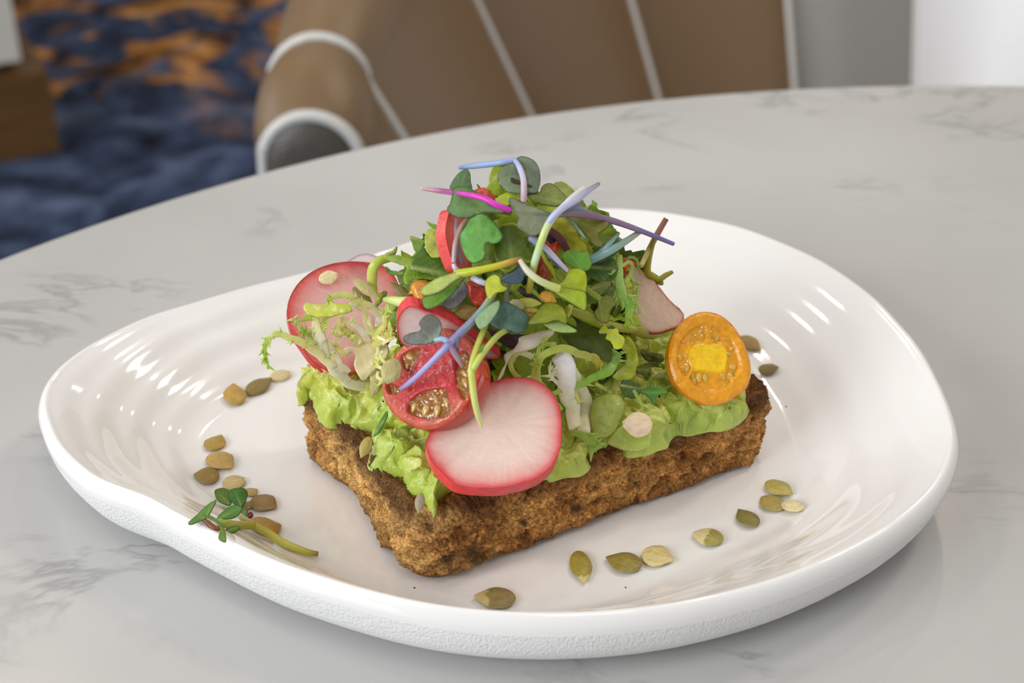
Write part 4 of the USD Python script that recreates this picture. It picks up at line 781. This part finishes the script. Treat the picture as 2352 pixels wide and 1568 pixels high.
sprout('green butterfly-shaped sprout leaf with a magenta stem at the upper left', [('A', '1510,441 1680,462 1900,492 2060,525 2200,590 2320,640', [4, 8, 11, 12, 12, 10], [.4, .75, .8, .8, .85, .8], [c(196, 176, 166), c(150, 70, 130), c(196, 50, 170), MAG, MAG])],
       [('B', '130,432 185,335 240,285 285,270 312,310 318,380 325,450 230,425 165,455', 6, c(92, 122, 78), dict(axis=ax('B', '230,440 280,270'))), ('B', '152,490 160,445 225,425 330,448 430,535 480,590 560,620 640,640 700,655 640,672 560,668 420,668 310,705 210,705 130,665 105,625 135,575', 8, c(96, 132, 74), dict(axis=ax('B', '700,655 110,620'), tip=c(70, 112, 124), tipw=.4, curl=.1))])
sprout('bright green heart-shaped sprout leaf facing the viewer at the upper left', [('B', '290,720 230,800 180,950 165,1110', [5, 6, 7, 7], [.7, .8, .8, .6], [c(160, 140, 110), c(160, 130, 120), c(176, 160, 176)]), ('B', '165,1120 180,1160 230,1195', [7, 7, 6], [.6, .7, .6], [LIL, LIL])],
       [('B', '222,870 262,800 320,705 368,645 440,672 530,745 595,840 605,885 570,930 520,942 465,930 445,975 452,1045 420,1090 345,1115 285,1075 240,980', 9, c(104, 168, 76), dict(axis=ax('B', '370,650 430,1090'), wav=.0011))])
sprout('lilac forked stems standing in front of the upper left radish edge', [('B', '175,700 190,900 215,1040 245,1120', [4, 5, 5, 4], [.6, .7, .8, .6], [c(186, 160, 180), c(160, 130, 160), c(140, 110, 140)])], [('B', '350,1080 430,1078 510,1090 500,1130 440,1150 400,1250 330,1150', 6, c(126, 148, 44))])
sprout('big dark green leaf at the heart of the heap', [('B', '700,1250 690,1150 700,1060', [2, 3, 4], [.8, .9, .6], [c(110, 130, 30), c(110, 130, 30)])], [('B', '520,955 545,850 585,775 700,755 780,800 850,880 915,970 890,1080 830,1110 745,1075 720,1150 660,1192 590,1175 545,1080', 6, c(82, 106, 20), dict(axis=ax('B', '700,1190 650,780'), edge=c(170, 184, 20), edgew=.03))])
sprout('dusky grey-green sprout leaf with a long purple stem pointing right', [('B', '1000,690 1110,672 1250,672 1440,694 1650,750 1900,842 2146,942', [13, 14, 13, 12, 10, 8, 6], [.9, .9, .85, 1.0, .9, .75, .6], [c(84, 104, 104), c(110, 108, 116), c(120, 92, 120), c(124, 100, 138), c(112, 100, 160), c(104, 104, 176)])],
       [('B', '658,560 680,522 735,540 790,572 900,612 1050,685 1000,800 940,850 870,872 790,832 735,780 742,700 690,620', 12, c(124, 132, 104), dict(axis=ax('B', '1040,685 690,660'), vein=c(70, 90, 84)))])
sprout('olive sprout leaf fanned out behind the purple stem on the right', [('B', '1150,585 1260,610 1340,650 1460,690', [8, 9, 10, 11], [1.6, 1.2, .9, .8], [c(100, 140, 170), c(110, 130, 150), c(120, 100, 130)])],
       [('B', '822,500 930,482 960,425 1020,396 1090,425 1170,520 1160,560 1095,605 985,592 880,560', 8, c(122, 134, 62), dict(axis=ax('B', '1140,570 850,500'))), ('B', '1190,695 1330,705 1450,722 1552,740 1558,785 1500,830 1470,860 1512,935 1490,970 1425,950 1375,880 1300,800', 9, c(124, 126, 44), dict(axis=ax('B', '1180,690 1520,850')))])
sprout('tall white-lilac stem curving across the top of the heap', [('B', '1340,440 1240,520 1150,610 1060,700 1000,800 960,900 925,1000 890,1120 868,1230 842,1370', [11, 14, 17, 19, 19, 18, 16, 13, 10, 6], [.8, .9, .95, 1.0, 1.0, 1.0, .95, 1.0, .95, .9], [c(216, 222, 200), c(214, 216, 226), c(206, 206, 232), c(190, 204, 140), c(176, 200, 110), c(186, 214, 180), c(160, 170, 70), c(150, 140, 60)])], [])
sprout('lilac stem lying along the tall white stem near the top right', [('B', '1470,402 1380,460 1280,540 1150,620 1065,690 1015,750', [9, 12, 15, 18, 20, 20], [.55, .8, .85, .85, .8, .6], [c(110, 110, 120), c(160, 162, 196), c(186, 184, 220), c(190, 190, 226), c(180, 190, 230)])], [])
sprout('pair of blue-green folded sprout stems pointing out at the right', [('B', '1390,1075 1480,1030 1560,950 1650,850', [6, 8, 8, 6], [1.0, .95, .8, .4], [c(110, 150, 150), c(128, 166, 172), c(110, 140, 130)]), ('B', '1390,1090 1500,1040 1620,975 1740,900 1850,825', [7, 9, 9, 8, 6], [1.1, 1.15, 1.1, .9, .7], [c(104, 146, 140), c(128, 170, 168), c(130, 160, 150), c(150, 150, 140)])],
       [('B', '1395,1060 1460,980 1560,930 1650,900 1640,1010 1560,1080 1470,1115 1400,1110', 4, c(84, 112, 90))])
sprout('maroon-tipped stem standing up at the right edge of the heap', [('B', '2080,712 2000,850 1920,1000 1850,1140', [3, 4, 4, 3], [.8, .9, .85, .7], [c(120, 66, 66), c(150, 110, 90), c(160, 150, 80), c(190, 180, 110)]), ('B', '1985,860 1940,1000 1910,1170 1940,1230 2010,1260 2080,1220 2140,1190', [4, 4, 4, 4, 4, 3, 3], [.6, .8, 1.0, 1.1, .9, .8, .5], [c(150, 130, 60), c(140, 140, 30), c(136, 136, 24), c(130, 140, 50)])], [('B', '1900,1180 1960,1200 2040,1260 2050,1310 1990,1300 1930,1240', 3, c(150, 152, 40))])
sprout('two-lobed lime sprout on an orange stem at the left of centre', [('B', '742,1080 650,1112 560,1140 430,1170 300,1195 180,1215', [9, 12, 13, 13, 12, 11], [.7, .9, .95, 1.0, 1.2, 1.3], [c(200, 146, 96), c(196, 160, 60), c(180, 176, 40), c(166, 176, 40), c(160, 176, 50)])],
       [('C', '1510,205 1535,155 1640,85 1760,40 1850,15 1920,10 1900,50 1800,115 1690,195 1570,232', 14, c(190, 206, 110), dict(axis=ax('C', '1880,20 1520,210'), tip=c(160, 180, 50))), ('C', '1540,250 1690,205 1800,120 1900,45 1920,60 1870,130 1780,235 1690,310 1600,352 1550,340 1532,290', 11, c(122, 172, 66), dict(axis=ax('C', '1900,50 1550,330'), tip=c(160, 176, 40)))])
sprout('grey-purple sprout leaf beneath the two-lobed lime sprout', [('C', '1880,120 1920,60 1990,30', [6, 6, 5], [.5, .5, .4], [c(150, 150, 170), LIL])], [('C', '1700,300 1800,205 1880,132 1915,112 1942,190 1905,270 1835,335 1770,352', 7, c(118, 112, 120), dict(axis=ax('C', '1915,112 1730,330'), vein=c(160, 180, 160)))])
sprout('lime sprout leaves on a long blue-lilac stem crossing the red tomato', [('C', '2180,190 2090,330 1980,460 1880,560 1760,680 1640,800 1500,940 1400,1025 1336,1068', [13, 14, 16, 20, 23, 24, 24, 23, 22], [.9, .95, 1.1, 1.15, 1.0, .8, .75, .7, .5], [c(160, 176, 90), c(120, 150, 140), c(116, 136, 160), c(116, 120, 164), c(140, 146, 200), c(150, 150, 206), c(146, 144, 200), c(130, 120, 176)]), ('C', '1760,640 1800,720 1850,800 1892,872', [23, 23, 22, 21], [.7, .8, .7, .4], [c(120, 110, 150), c(150, 140, 170), c(160, 140, 150)]), ('C', '1850,600 1845,680 1850,740', [22, 22, 21], [.6, .6, .3], [c(104, 100, 130), c(104, 90, 120)])],
       [('C', '2095,115 2135,60 2190,42 2228,75 2240,130 2292,162 2262,195 2190,212 2140,268 2105,220', 15, c(190, 202, 60), dict(axis=ax('C', '2130,260 2200,50'))), ('C', '2010,438 2100,345 2180,290 2222,282 2212,360 2130,482 2060,532 2022,500', 17, c(146, 178, 130), dict(axis=ax('C', '2220,282 2040,520'), edge=c(150, 180, 140)))])
sprout('teal heart-shaped sprout leaf hanging in the centre', [('D', '372,225 366,170 372,110 390,60', [11, 11, 10, 9], [.9, .7, .6, .5], [c(80, 96, 84), c(80, 90, 70)])], [('D', '185,425 235,330 330,240 392,242 470,292 560,352 582,430 540,522 465,548 380,520 305,512 240,492', 13, c(86, 118, 104), dict(axis=ax('D', '372,225 400,540'), wav=.0014, cup=.3, vein=c(110, 150, 136)))])
sprout('grey heart-shaped sprout leaf lying on the red tomato', [('C', '1620,640 1700,622 1750,640 1795,690', [21, 21, 22, 22], [.7, .75, .8, .7], [c(150, 186, 176), BLU, c(120, 130, 170)])], [('C', '1500,480 1555,412 1630,405 1692,465 1706,540 1680,605 1640,645 1560,670 1430,672 1368,645 1358,605 1420,568 1500,552 1518,520', 21, c(112, 114, 108), dict(axis=ax('C', '1640,640 1450,480'), tip=c(150, 176, 160), tipw=.3))])
sprout('pale green forked stem hanging in front of the red tomato', [('C', '2100,490 2040,640 1995,770 1970,900 1978,1010 2000,1180 2030,1310 2064,1412', [15, 20, 25, 29, 30, 31, 30, 28], [.75, .8, .8, .95, .9, .85, .8, .4], [c(150, 160, 60), c(176, 182, 80), c(190, 196, 100), c(196, 208, 120), c(214, 220, 150)]), ('C', '2290,538 2210,590 2120,690 2040,800 1982,900', [13, 18, 24, 28, 29], [.75, .8, .8, .85, .8], [c(150, 160, 80), c(170, 180, 90), c(186, 196, 100)])], [('C', '2040,720 2085,655 2082,700 2050,745', 27, c(110, 160, 40))])
sprout('lime green two-lobed sprout with a pale stem right of centre', [('B', '758,1085 830,1185 920,1260 1020,1310 1110,1345', [12, 14, 15, 15, 15], [.6, .9, .95, 1.0, 1.2], [c(206, 180, 176), c(206, 206, 170), c(196, 206, 140), c(180, 194, 90)])],
       [('B', '1085,1325 1160,1260 1205,1180 1290,1165 1352,1200 1368,1285 1352,1400 1340,1380 1230,1350 1120,1340', 15, c(164, 180, 22), dict(axis=ax('B', '1090,1330 1340,1230'))), ('B', '985,1340 1090,1330 1230,1345 1345,1375 1362,1440 1352,1540 1285,1512 1150,1432 1060,1372', 16, c(156, 178, 28), dict(axis=ax('B', '1000,1340 1340,1500')))])
sprout('green bean-shaped sprout leaf above the lime two-lobed sprout', [('B', '1250,1180 1240,1110 1250,1060', [8, 9, 9], [.8, .6, .4], [c(110, 150, 40), c(130, 170, 60)])], [('B', '1145,1055 1185,1005 1285,1003 1318,1020 1372,1010 1392,1080 1405,1130 1355,1185 1265,1165 1170,1110', 11, c(96, 152, 34), dict(axis=ax('B', '1330,1180 1200,1030'), edge=c(120, 160, 60)))])
sprout('olive folded sprout leaf with a pale lip in the centre right', [('D', '1010,260 985,330 970,370', [12, 12, 11], [.7, .75, .7], [c(170, 180, 60), c(170, 176, 70)])], [('D', '578,452 655,345 720,265 800,235 900,262 962,335 965,450 860,420 740,450', 14, c(136, 146, 26), dict(axis=ax('D', '585,450 950,330'))), ('D', '730,445 790,422 860,420 945,448 1068,525 960,538 870,528 780,490', 16, c(150, 178, 100), dict(axis=ax('D', '730,440 1060,525'), edge=c(160, 190, 110)))])
sprout('dull green wavy sprout leaf on a stem below the bean-shaped leaf', [('D', '1165,100 1220,145 1290,195', [10, 11, 11], [.7, .8, .8], [c(110, 124, 40), c(120, 134, 40)])], [('D', '1268,185 1340,168 1365,162 1420,188 1456,255 1400,320 1382,430 1300,432 1240,345 1280,270', 10, c(122, 134, 36), dict(axis=ax('D', '1280,190 1330,420'))), ('D', '1195,105 1280,40 1390,22 1412,65 1370,110 1290,170', 8, c(112, 124, 32))])
sprout('pale lilac stem slanting down to the lime sprout', [('B', '850,880 920,930 1000,985 1080,1070 1190,1190', [11, 12, 12, 12, 12], [1.0, 1.1, .8, .75, .6], [c(104, 122, 130), c(120, 130, 150), c(190, 184, 214), c(190, 180, 206)])], [('B', '830,870 900,900 1000,1010 1100,1130 1180,1200 1080,1130 960,1020 880,950', 9, c(104, 116, 124))])
sprout('dark blue-grey sprout leaf below the big dark green leaf', [('B', '330,1245 400,1280 470,1300', [9, 10, 10], [.75, .8, .7], [LIL, c(186, 190, 230)])], [('B', '578,1250 680,1190 780,1125 815,1150 812,1195 780,1282 700,1302 630,1290', 8, c(84, 108, 132), dict(axis=ax('B', '590,1260 800,1150')))])
sprout('small dark round sprout leaf tucked behind the yellow tomato', [], [('E', '945,480 960,430 1020,408 1095,422 1122,490 1065,540 1012,612 990,560', 2, c(88, 104, 40), dict(axis=ax('E', '1010,610 1040,410')))])
sprout('narrow yellow-green serrated leaf right of the tall white stem', [('J', '660,1080 740,1250 840,1400 930,1560', [9, 9, 8, 8], [.5, .6, .6, .5], [c(130, 140, 30), c(150, 170, 30)])], [('J', '840,1380 940,1400 1040,1470 1080,1540 1040,1640 940,1560 860,1460', 9, c(120, 140, 22), dict(axis=ax('J', '840,1390 1060,1600')))])
sprout('pale blue-green slim folded leaf over the olive yellow leaf', [], [('J', '1120,470 1220,520 1330,640 1400,740 1470,860 1430,850 1360,790 1260,650', 10, c(140, 168, 140), dict(axis=ax('J', '1130,480 1460,850')))])
sprout('small green club-shaped leaf at the left beside the pale stem', [('H', '350,650 380,520 440,420', [8, 9, 9], [.5, .8, .7], [c(150, 170, 60), c(160, 180, 70)]), ('H', '490,530 620,540 800,575 930,590 1120,600', [9, 10, 10, 9, 8], [.7, 1.1, 1.5, 1.7, 1.4], [c(190, 200, 110), c(196, 206, 130), c(186, 196, 110)])], [('H', '360,640 380,520 440,410 510,375 545,410 500,500 420,600', 9, c(142, 164, 56))])
sprout('thin arching lettuce-green stem over the big left radish slice', [('A', '1095,1400 1075,1260 1085,1160 1140,1095 1250,1062', [4, 6, 7, 7, 6], [1.1, 1.4, 1.4, 1.3, 1.1], [c(196, 200, 120), c(186, 194, 100), c(160, 180, 70), c(150, 174, 50)], dict(flat=.6)), ('A', '1210,1050 1270,1020 1300,965', [6, 5, 4], [.9, .7, .2], [c(130, 150, 60), c(96, 130, 50)])], [])

# sprout lying on the plate at the left
def plate_depth(p):
    h = ZFL
    for _ in range(6):
        w = on_z([p], h)[0]; h = float(plate_z(w[0], w[1]))
    return depth_of(w)[0], w
def pl(s, up): return np.array([plate_depth(q)[0] for q in z('G', s)]) - np.array(up) * 1.8e-3
def gstem(s, up, r, cols): return ('stem', stalk(z('G', s), [0], r, cols, D=pl(s, up)), M['stem'], None)
def gleaf(s, up, col, axis, **k):
    o = z('G', s); D = plate_depth(o.mean(0))[0]; dn = (o - o.mean(0))[:, 1] * D / FPX * -.9      # rests just clear of the plate's wall
    D -= max(0.0, max(D + e - plate_depth(q)[0] for e, q in zip(dn, o))) + up * .7e-3
    return ('leaf', sheet(o, 0, col, axis=z('G', axis), D=D, **{**dict(vein=c(150, 176, 100), edge=col * .7, edgew=.02, wav=.0008, cup=.15, ty=-.9), **k}), M['leaf'], None)
build('sprout', 'green sprout lying among seeds on the left of the plate', 'sprout', [
    gstem('1895,1470 1780,1450 1600,1390 1420,1310 1290,1220 1100,1120', [1.2, 1.4, 1.8, 2.5, 3.2, 4.5], [.7, .9, 1.1, 1.2, 1.2, 1.1], [c(110, 100, 40), c(176, 176, 70), c(190, 192, 96), c(176, 176, 70), c(160, 160, 60)]),
    gstem('1100,1120 920,1110 740,1100 660,1060', [4.5, 5, 5, 5], [1.1, 1.2, 1.3, .8], [c(150, 150, 60), c(150, 160, 66), c(120, 150, 60)]),
    gstem('680,1150 620,1160 540,1100 470,1040', [2.5, 2.2, 2.5, 3], [1.0, 1.0, .9, .7], [c(130, 70, 60), c(120, 66, 44), c(110, 80, 40)]),
    gstem('1080,1090 980,1040 920,990', [5, 6, 7], [.9, .9, .8], [c(176, 160, 110), c(180, 164, 120)]),
    gleaf('285,1085 400,980 500,880 600,815 635,810 580,920 530,1000 470,1050 400,1075 320,1105', 5, c(96, 134, 60), '480,1050 620,815'),
    gleaf('610,690 690,655 750,670 800,700 830,800 800,865 720,850 640,800', 7, c(92, 126, 26), '800,860 630,690'),
    gleaf('785,710 850,660 960,655 1010,690 1020,760 960,880 880,870 800,800', 9, c(62, 116, 38), '940,880 860,670'),
    gleaf('640,1040 690,970 790,890 880,868 950,890 940,950 860,1020 740,1040', 7, c(84, 138, 58), '650,1040 940,890'),
    gleaf('945,920 1000,905 1025,960 1015,1020 980,1030 950,990', 4, c(100, 132, 84), '960,1020 990,910'),
    gleaf('470,990 560,1000 640,1040 700,1110 745,1200 750,1320 660,1280 680,1180 660,1090 580,1040', 5, c(104, 140, 52), '480,990 740,1310'),
    gleaf('740,1180 830,1130 920,1130 890,1190 820,1215 750,1215', 2.5, c(80, 116, 24), '740,1200 915,1135'),
    gleaf('1020,1000 1050,950 1085,965 1090,1000 1050,1030', 2, c(150, 26, 70), '1020,1010 1090,970')])

# ================================================================== PUMPKIN SEEDS
def pumpkin(fr, a, b, w, col, label, group, off=None, h=None, two=None, broken=0., tilt=(0, 0), D=None, thick=.36, bend=0.):
    a, b = z(fr, a)[0], z(fr, b)[0]; wpx = w / ZF[fr][2]
    if off is None:                                         # lying on the plate
        A, B = plate_depth(a)[1], plate_depth(b)[1]; mid = (A + B) / 2
        e = .004; nz_ = np.array([-(plate_z(mid[0] + e, mid[1]) - plate_z(mid[0] - e, mid[1])) / (2 * e), -(plate_z(mid[0], mid[1] + e) - plate_z(mid[0], mid[1] - e)) / (2 * e), 1.0]); nz_ /= np.linalg.norm(nz_)
    else:
        DD = HD(np.array([(a + b) / 2]))[0] if D is None else D
        mpp = DD / FPX; d = b - a
        A = at_depth([a], DD - off * 1e-3 - (tilt[0] * d[0] + (tilt[1] - .35) * d[1]) / 2 * mpp)[0]; B = at_depth([b], DD - off * 1e-3 + (tilt[0] * d[0] + (tilt[1] - .35) * d[1]) / 2 * mpp)[0]; mid = (A + B) / 2
        nz_ = -F + U * .25
    L = np.linalg.norm(B - A) / 2; x = (B - A) / (2 * L); yv = np.cross(nz_, x); yv /= np.linalg.norm(yv); n = np.cross(x, yv)
    # true width from the apparent one
    D_ = depth_of(mid)[0]; pr = abs(np.linalg.norm(yv - (yv @ F) * F)); ap = np.array([yv @ R, yv @ U]); xs = np.array([x @ R, x @ U]); xs /= np.linalg.norm(xs)
    k = abs(ap[0] * xs[1] - ap[1] * xs[0]); W = wpx * D_ / FPX / 2 / max(k, .45)
    ic = trimesh.creation.icosphere(4, 1.0); v = ic.vertices; u = v[:, 0]
    tp = np.where(u > 0, 1 - .5 * np.maximum(u, 0) ** 1.8, 1 - .05 * u ** 2)
    rim = np.abs(v[:, 2]) < .16
    y2 = v[:, 1] * tp; z2 = v[:, 2] * tp * (1 - .25 * (v[:, 1] ** 2)); th = thick * min(W, L * .7)
    xx = u * L * (1 + .10 * np.maximum(u, 0) ** 8); yy = y2 * W * (1 + .035 * rim); zz = z2 * th + bend * L * (u ** 2)
    nse = (fbm(v * 2.5, 3, len(label)) - .5); zz += nse * th * .25; yy += nse * W * .08
    if broken:
        cut = 1 - broken + (fbm(np.c_[v[:, 1:] * 3.0, v[:, :1] * 0], 2, 3) - .5) * .5
        xx = np.minimum(xx, cut * L)
    P = mid + n * (th * .92 if off is None else 0) + xx[:, None] * x + yy[:, None] * yv + zz[:, None] * n
    cc = np.broadcast_to(col, (len(v), 3)) * (.8 + .4 * fbm(np.c_[v[:, :1] * 1.2, v[:, 1:] * 6], 2, len(label))[:, None])
    if two is not None:
        s = np.clip((u - two[1] + (fbm(v * 3, 2, 8) - .5) * .5) / .08, 0, 1)[:, None]; cc = cc * (1 - s) + two[0] * s
    e = (np.abs(v[:, 2]) < .12)[:, None] * .35; cc = cc * (1 - e) + c(212, 196, 140) * e
    build('pumpkin_seed', label, 'pumpkin seed', [('seed', G(P, ic.faces, cc), M['seed'])], group)
gl, gf_, gr_, gs_ = 'pumpkin seeds at the left of the plate', 'pumpkin seeds along the front of the plate', 'pumpkin seeds behind the right end of the toast', 'pumpkin seeds on the salad'
O1, O2, O3, PA = c(160, 138, 66), c(142, 122, 58), c(178, 148, 72), c(212, 194, 144)
pumpkin('P', '1512,735', '1492,588', 150, c(184, 148, 70), 'roundish golden seed at the far end of the upper left trio', gl)
pumpkin('P', '1590,655', '1760,545', 112, c(132, 112, 56), 'dark olive seed in the middle of the upper left trio', gl)
pumpkin('P', '1755,535', '1915,500', 78, PA, 'pale blocky seed fragment nearest the toast in the upper left trio', gl, broken=.25)
pumpkin('P', '1322,1062', '1405,958', 140, c(170, 140, 60), 'topmost seed of the three stacked at the left', gl)
pumpkin('P', '1330,1095', '1475,1192', 125, c(184, 154, 86), 'middle plump seed of the three stacked at the left', gl)
pumpkin('P', '1392,1248', '1212,1240', 95, c(146, 118, 52), 'lowest pointed seed of the three stacked at the left', gl)
pumpkin('P', '1415,1312', '1590,1272', 90, c(196, 178, 122), 'pale seed fragment just above the plate sprout', gl, broken=.2)
pumpkin('G', '1000,750', '1135,680', 120, c(184, 156, 98), 'tan seed half hidden behind the plate sprout leaf', gl)
pumpkin('G', '1085,810', '1365,925', 190, c(146, 120, 68), 'plump brown-olive seed right of the plate sprout', gl)
pumpkin('G', '965,935', '1095,830', 110, c(172, 140, 86), 'tan seed fragment touching the plump seed by the sprout', gl, broken=.15)
pumpkin('G', '1055,1160', '1415,1150', 190, c(168, 130, 54), 'golden seed under the plate sprout stem', gl)
pumpkin('Q', '350,850', '92,832', 102, c(140, 124, 74), 'long seed with a pale tip alone at the front rim', gf_, two=(c(190, 170, 110), .35))
pumpkin('Q', '748,535', '788,735', 138, c(158, 144, 64), 'upright olive seed first in the front row from the left', gf_, two=(c(206, 194, 130), .62))
pumpkin('Q', '1157,640', '938,580', 108, c(144, 128, 60), 'olive seed second in the front row beside the pale one', gf_)
pumpkin('Q', '1160,545', '1356,592', 115, c(212, 194, 134), 'pale cream-yellow seed third in the front row', gf_)
pumpkin('Q', '1682,470', '1485,420', 95, c(156, 146, 70), 'broken two-tone seed in the front row right of the pale one', gf_, two=(c(206, 194, 144), -.05), broken=.08)
pumpkin('Q', '1892,378', '1783,272', 112, c(128, 116, 60), 'dark green seed in front of the right toast end', gf_)
pumpkin('Q', '2060,200', '1930,255', 100, c(166, 146, 80), 'olive seed at the left of the right front trio', gf_, broken=.1)
pumpkin('Q', '1960,92', '2122,172', 95, c(178, 162, 88), 'rear oval seed of the right front trio', gf_)
pumpkin('Q', '2195,270', '2065,215', 78, c(222, 208, 160), 'broken cream seed at the right of the right front trio', gf_, broken=.25)
pumpkin('X', '1700,778', '1746,806', 34, c(158, 128, 70), 'brown seed half hidden behind the yellow tomato', gr_)
pumpkin('X', '1745,852', '1790,852', 24, c(130, 112, 60), 'curved seed fragment on the plate right of the yellow tomato', gr_, bend=.2)
Dr = Dz((748, 853), .038)
pumpkin('C', '598,90', '775,40', 118, c(218, 200, 154), 'pale flake of seed stuck on the big left radish slice', gs_, off=13, D=Dr + .016, broken=.15, thick=.2)
pumpkin('C', '912,85', '1132,252', 98, c(176, 166, 108), 'grey-green seed on the big left radish slice', gs_, off=8)
pumpkin('C', '900,160', '1070,290', 90, c(136, 116, 64), 'brown seed under the grey-green seed on the left radish', gs_, off=4)
pumpkin('C', '1430,270', '1245,112', 88, c(120, 104, 52), 'dark seed left of the small orange tomato cube', gs_, off=6)
pumpkin('C', '1300,800', '1195,1025', 185, c(182, 172, 116), 'large broken seed resting on the edge of the red tomato', gs_, off=24, broken=.1)
pumpkin('C', '1150,985', '1075,1130', 90, c(176, 168, 108), 'pale seed standing below the endive beside the red tomato', gs_, off=4, D=Dz((855, 915), .040))
pumpkin('F', '745,480', '665,665', 105, c(172, 156, 84), 'seed standing on edge at the left rim of the toast', gs_, off=1, D=Dz((838, 1040), .031))
pumpkin('F', '1205,985', '1180,1165', 88, c(152, 142, 116), 'grey seed shard in the avocado at the front toast corner', gs_, off=1, D=Dz((965, 1165), .033))
pumpkin('I', '1062,725', '690,715', 300, c(226, 204, 168), 'big smooth cream seed half on the front avocado', gs_, off=3, D=Dz((1463, 990), .036), thick=.3, broken=.04)
pumpkin('D', '480,225', '705,250', 92, c(196, 196, 84), 'yellow-green seed below the dark stalk scrap in the centre', gs_, off=7)
pumpkin('D', '700,150', '855,230', 120, c(226, 168, 56), 'orange-yellow seed at the centre of the heap', gs_, off=6)
pumpkin('D', '550,312', '690,318', 45, c(208, 180, 78), 'slim yellow seed edge beside the teal leaf', gs_, off=8)
pumpkin('D', '535,345', '645,365', 42, c(196, 140, 40), 'slim amber seed edge under the slim yellow one', gs_, off=8)
pumpkin('D', '390,235', '535,295', 118, c(170, 166, 126), 'greyish seed behind the teal leaf', gs_, off=8)
pumpkin('C', '1820,385', '2035,372', 130, c(134, 106, 44), 'brown seed above the curled radish slice', gs_, off=6)
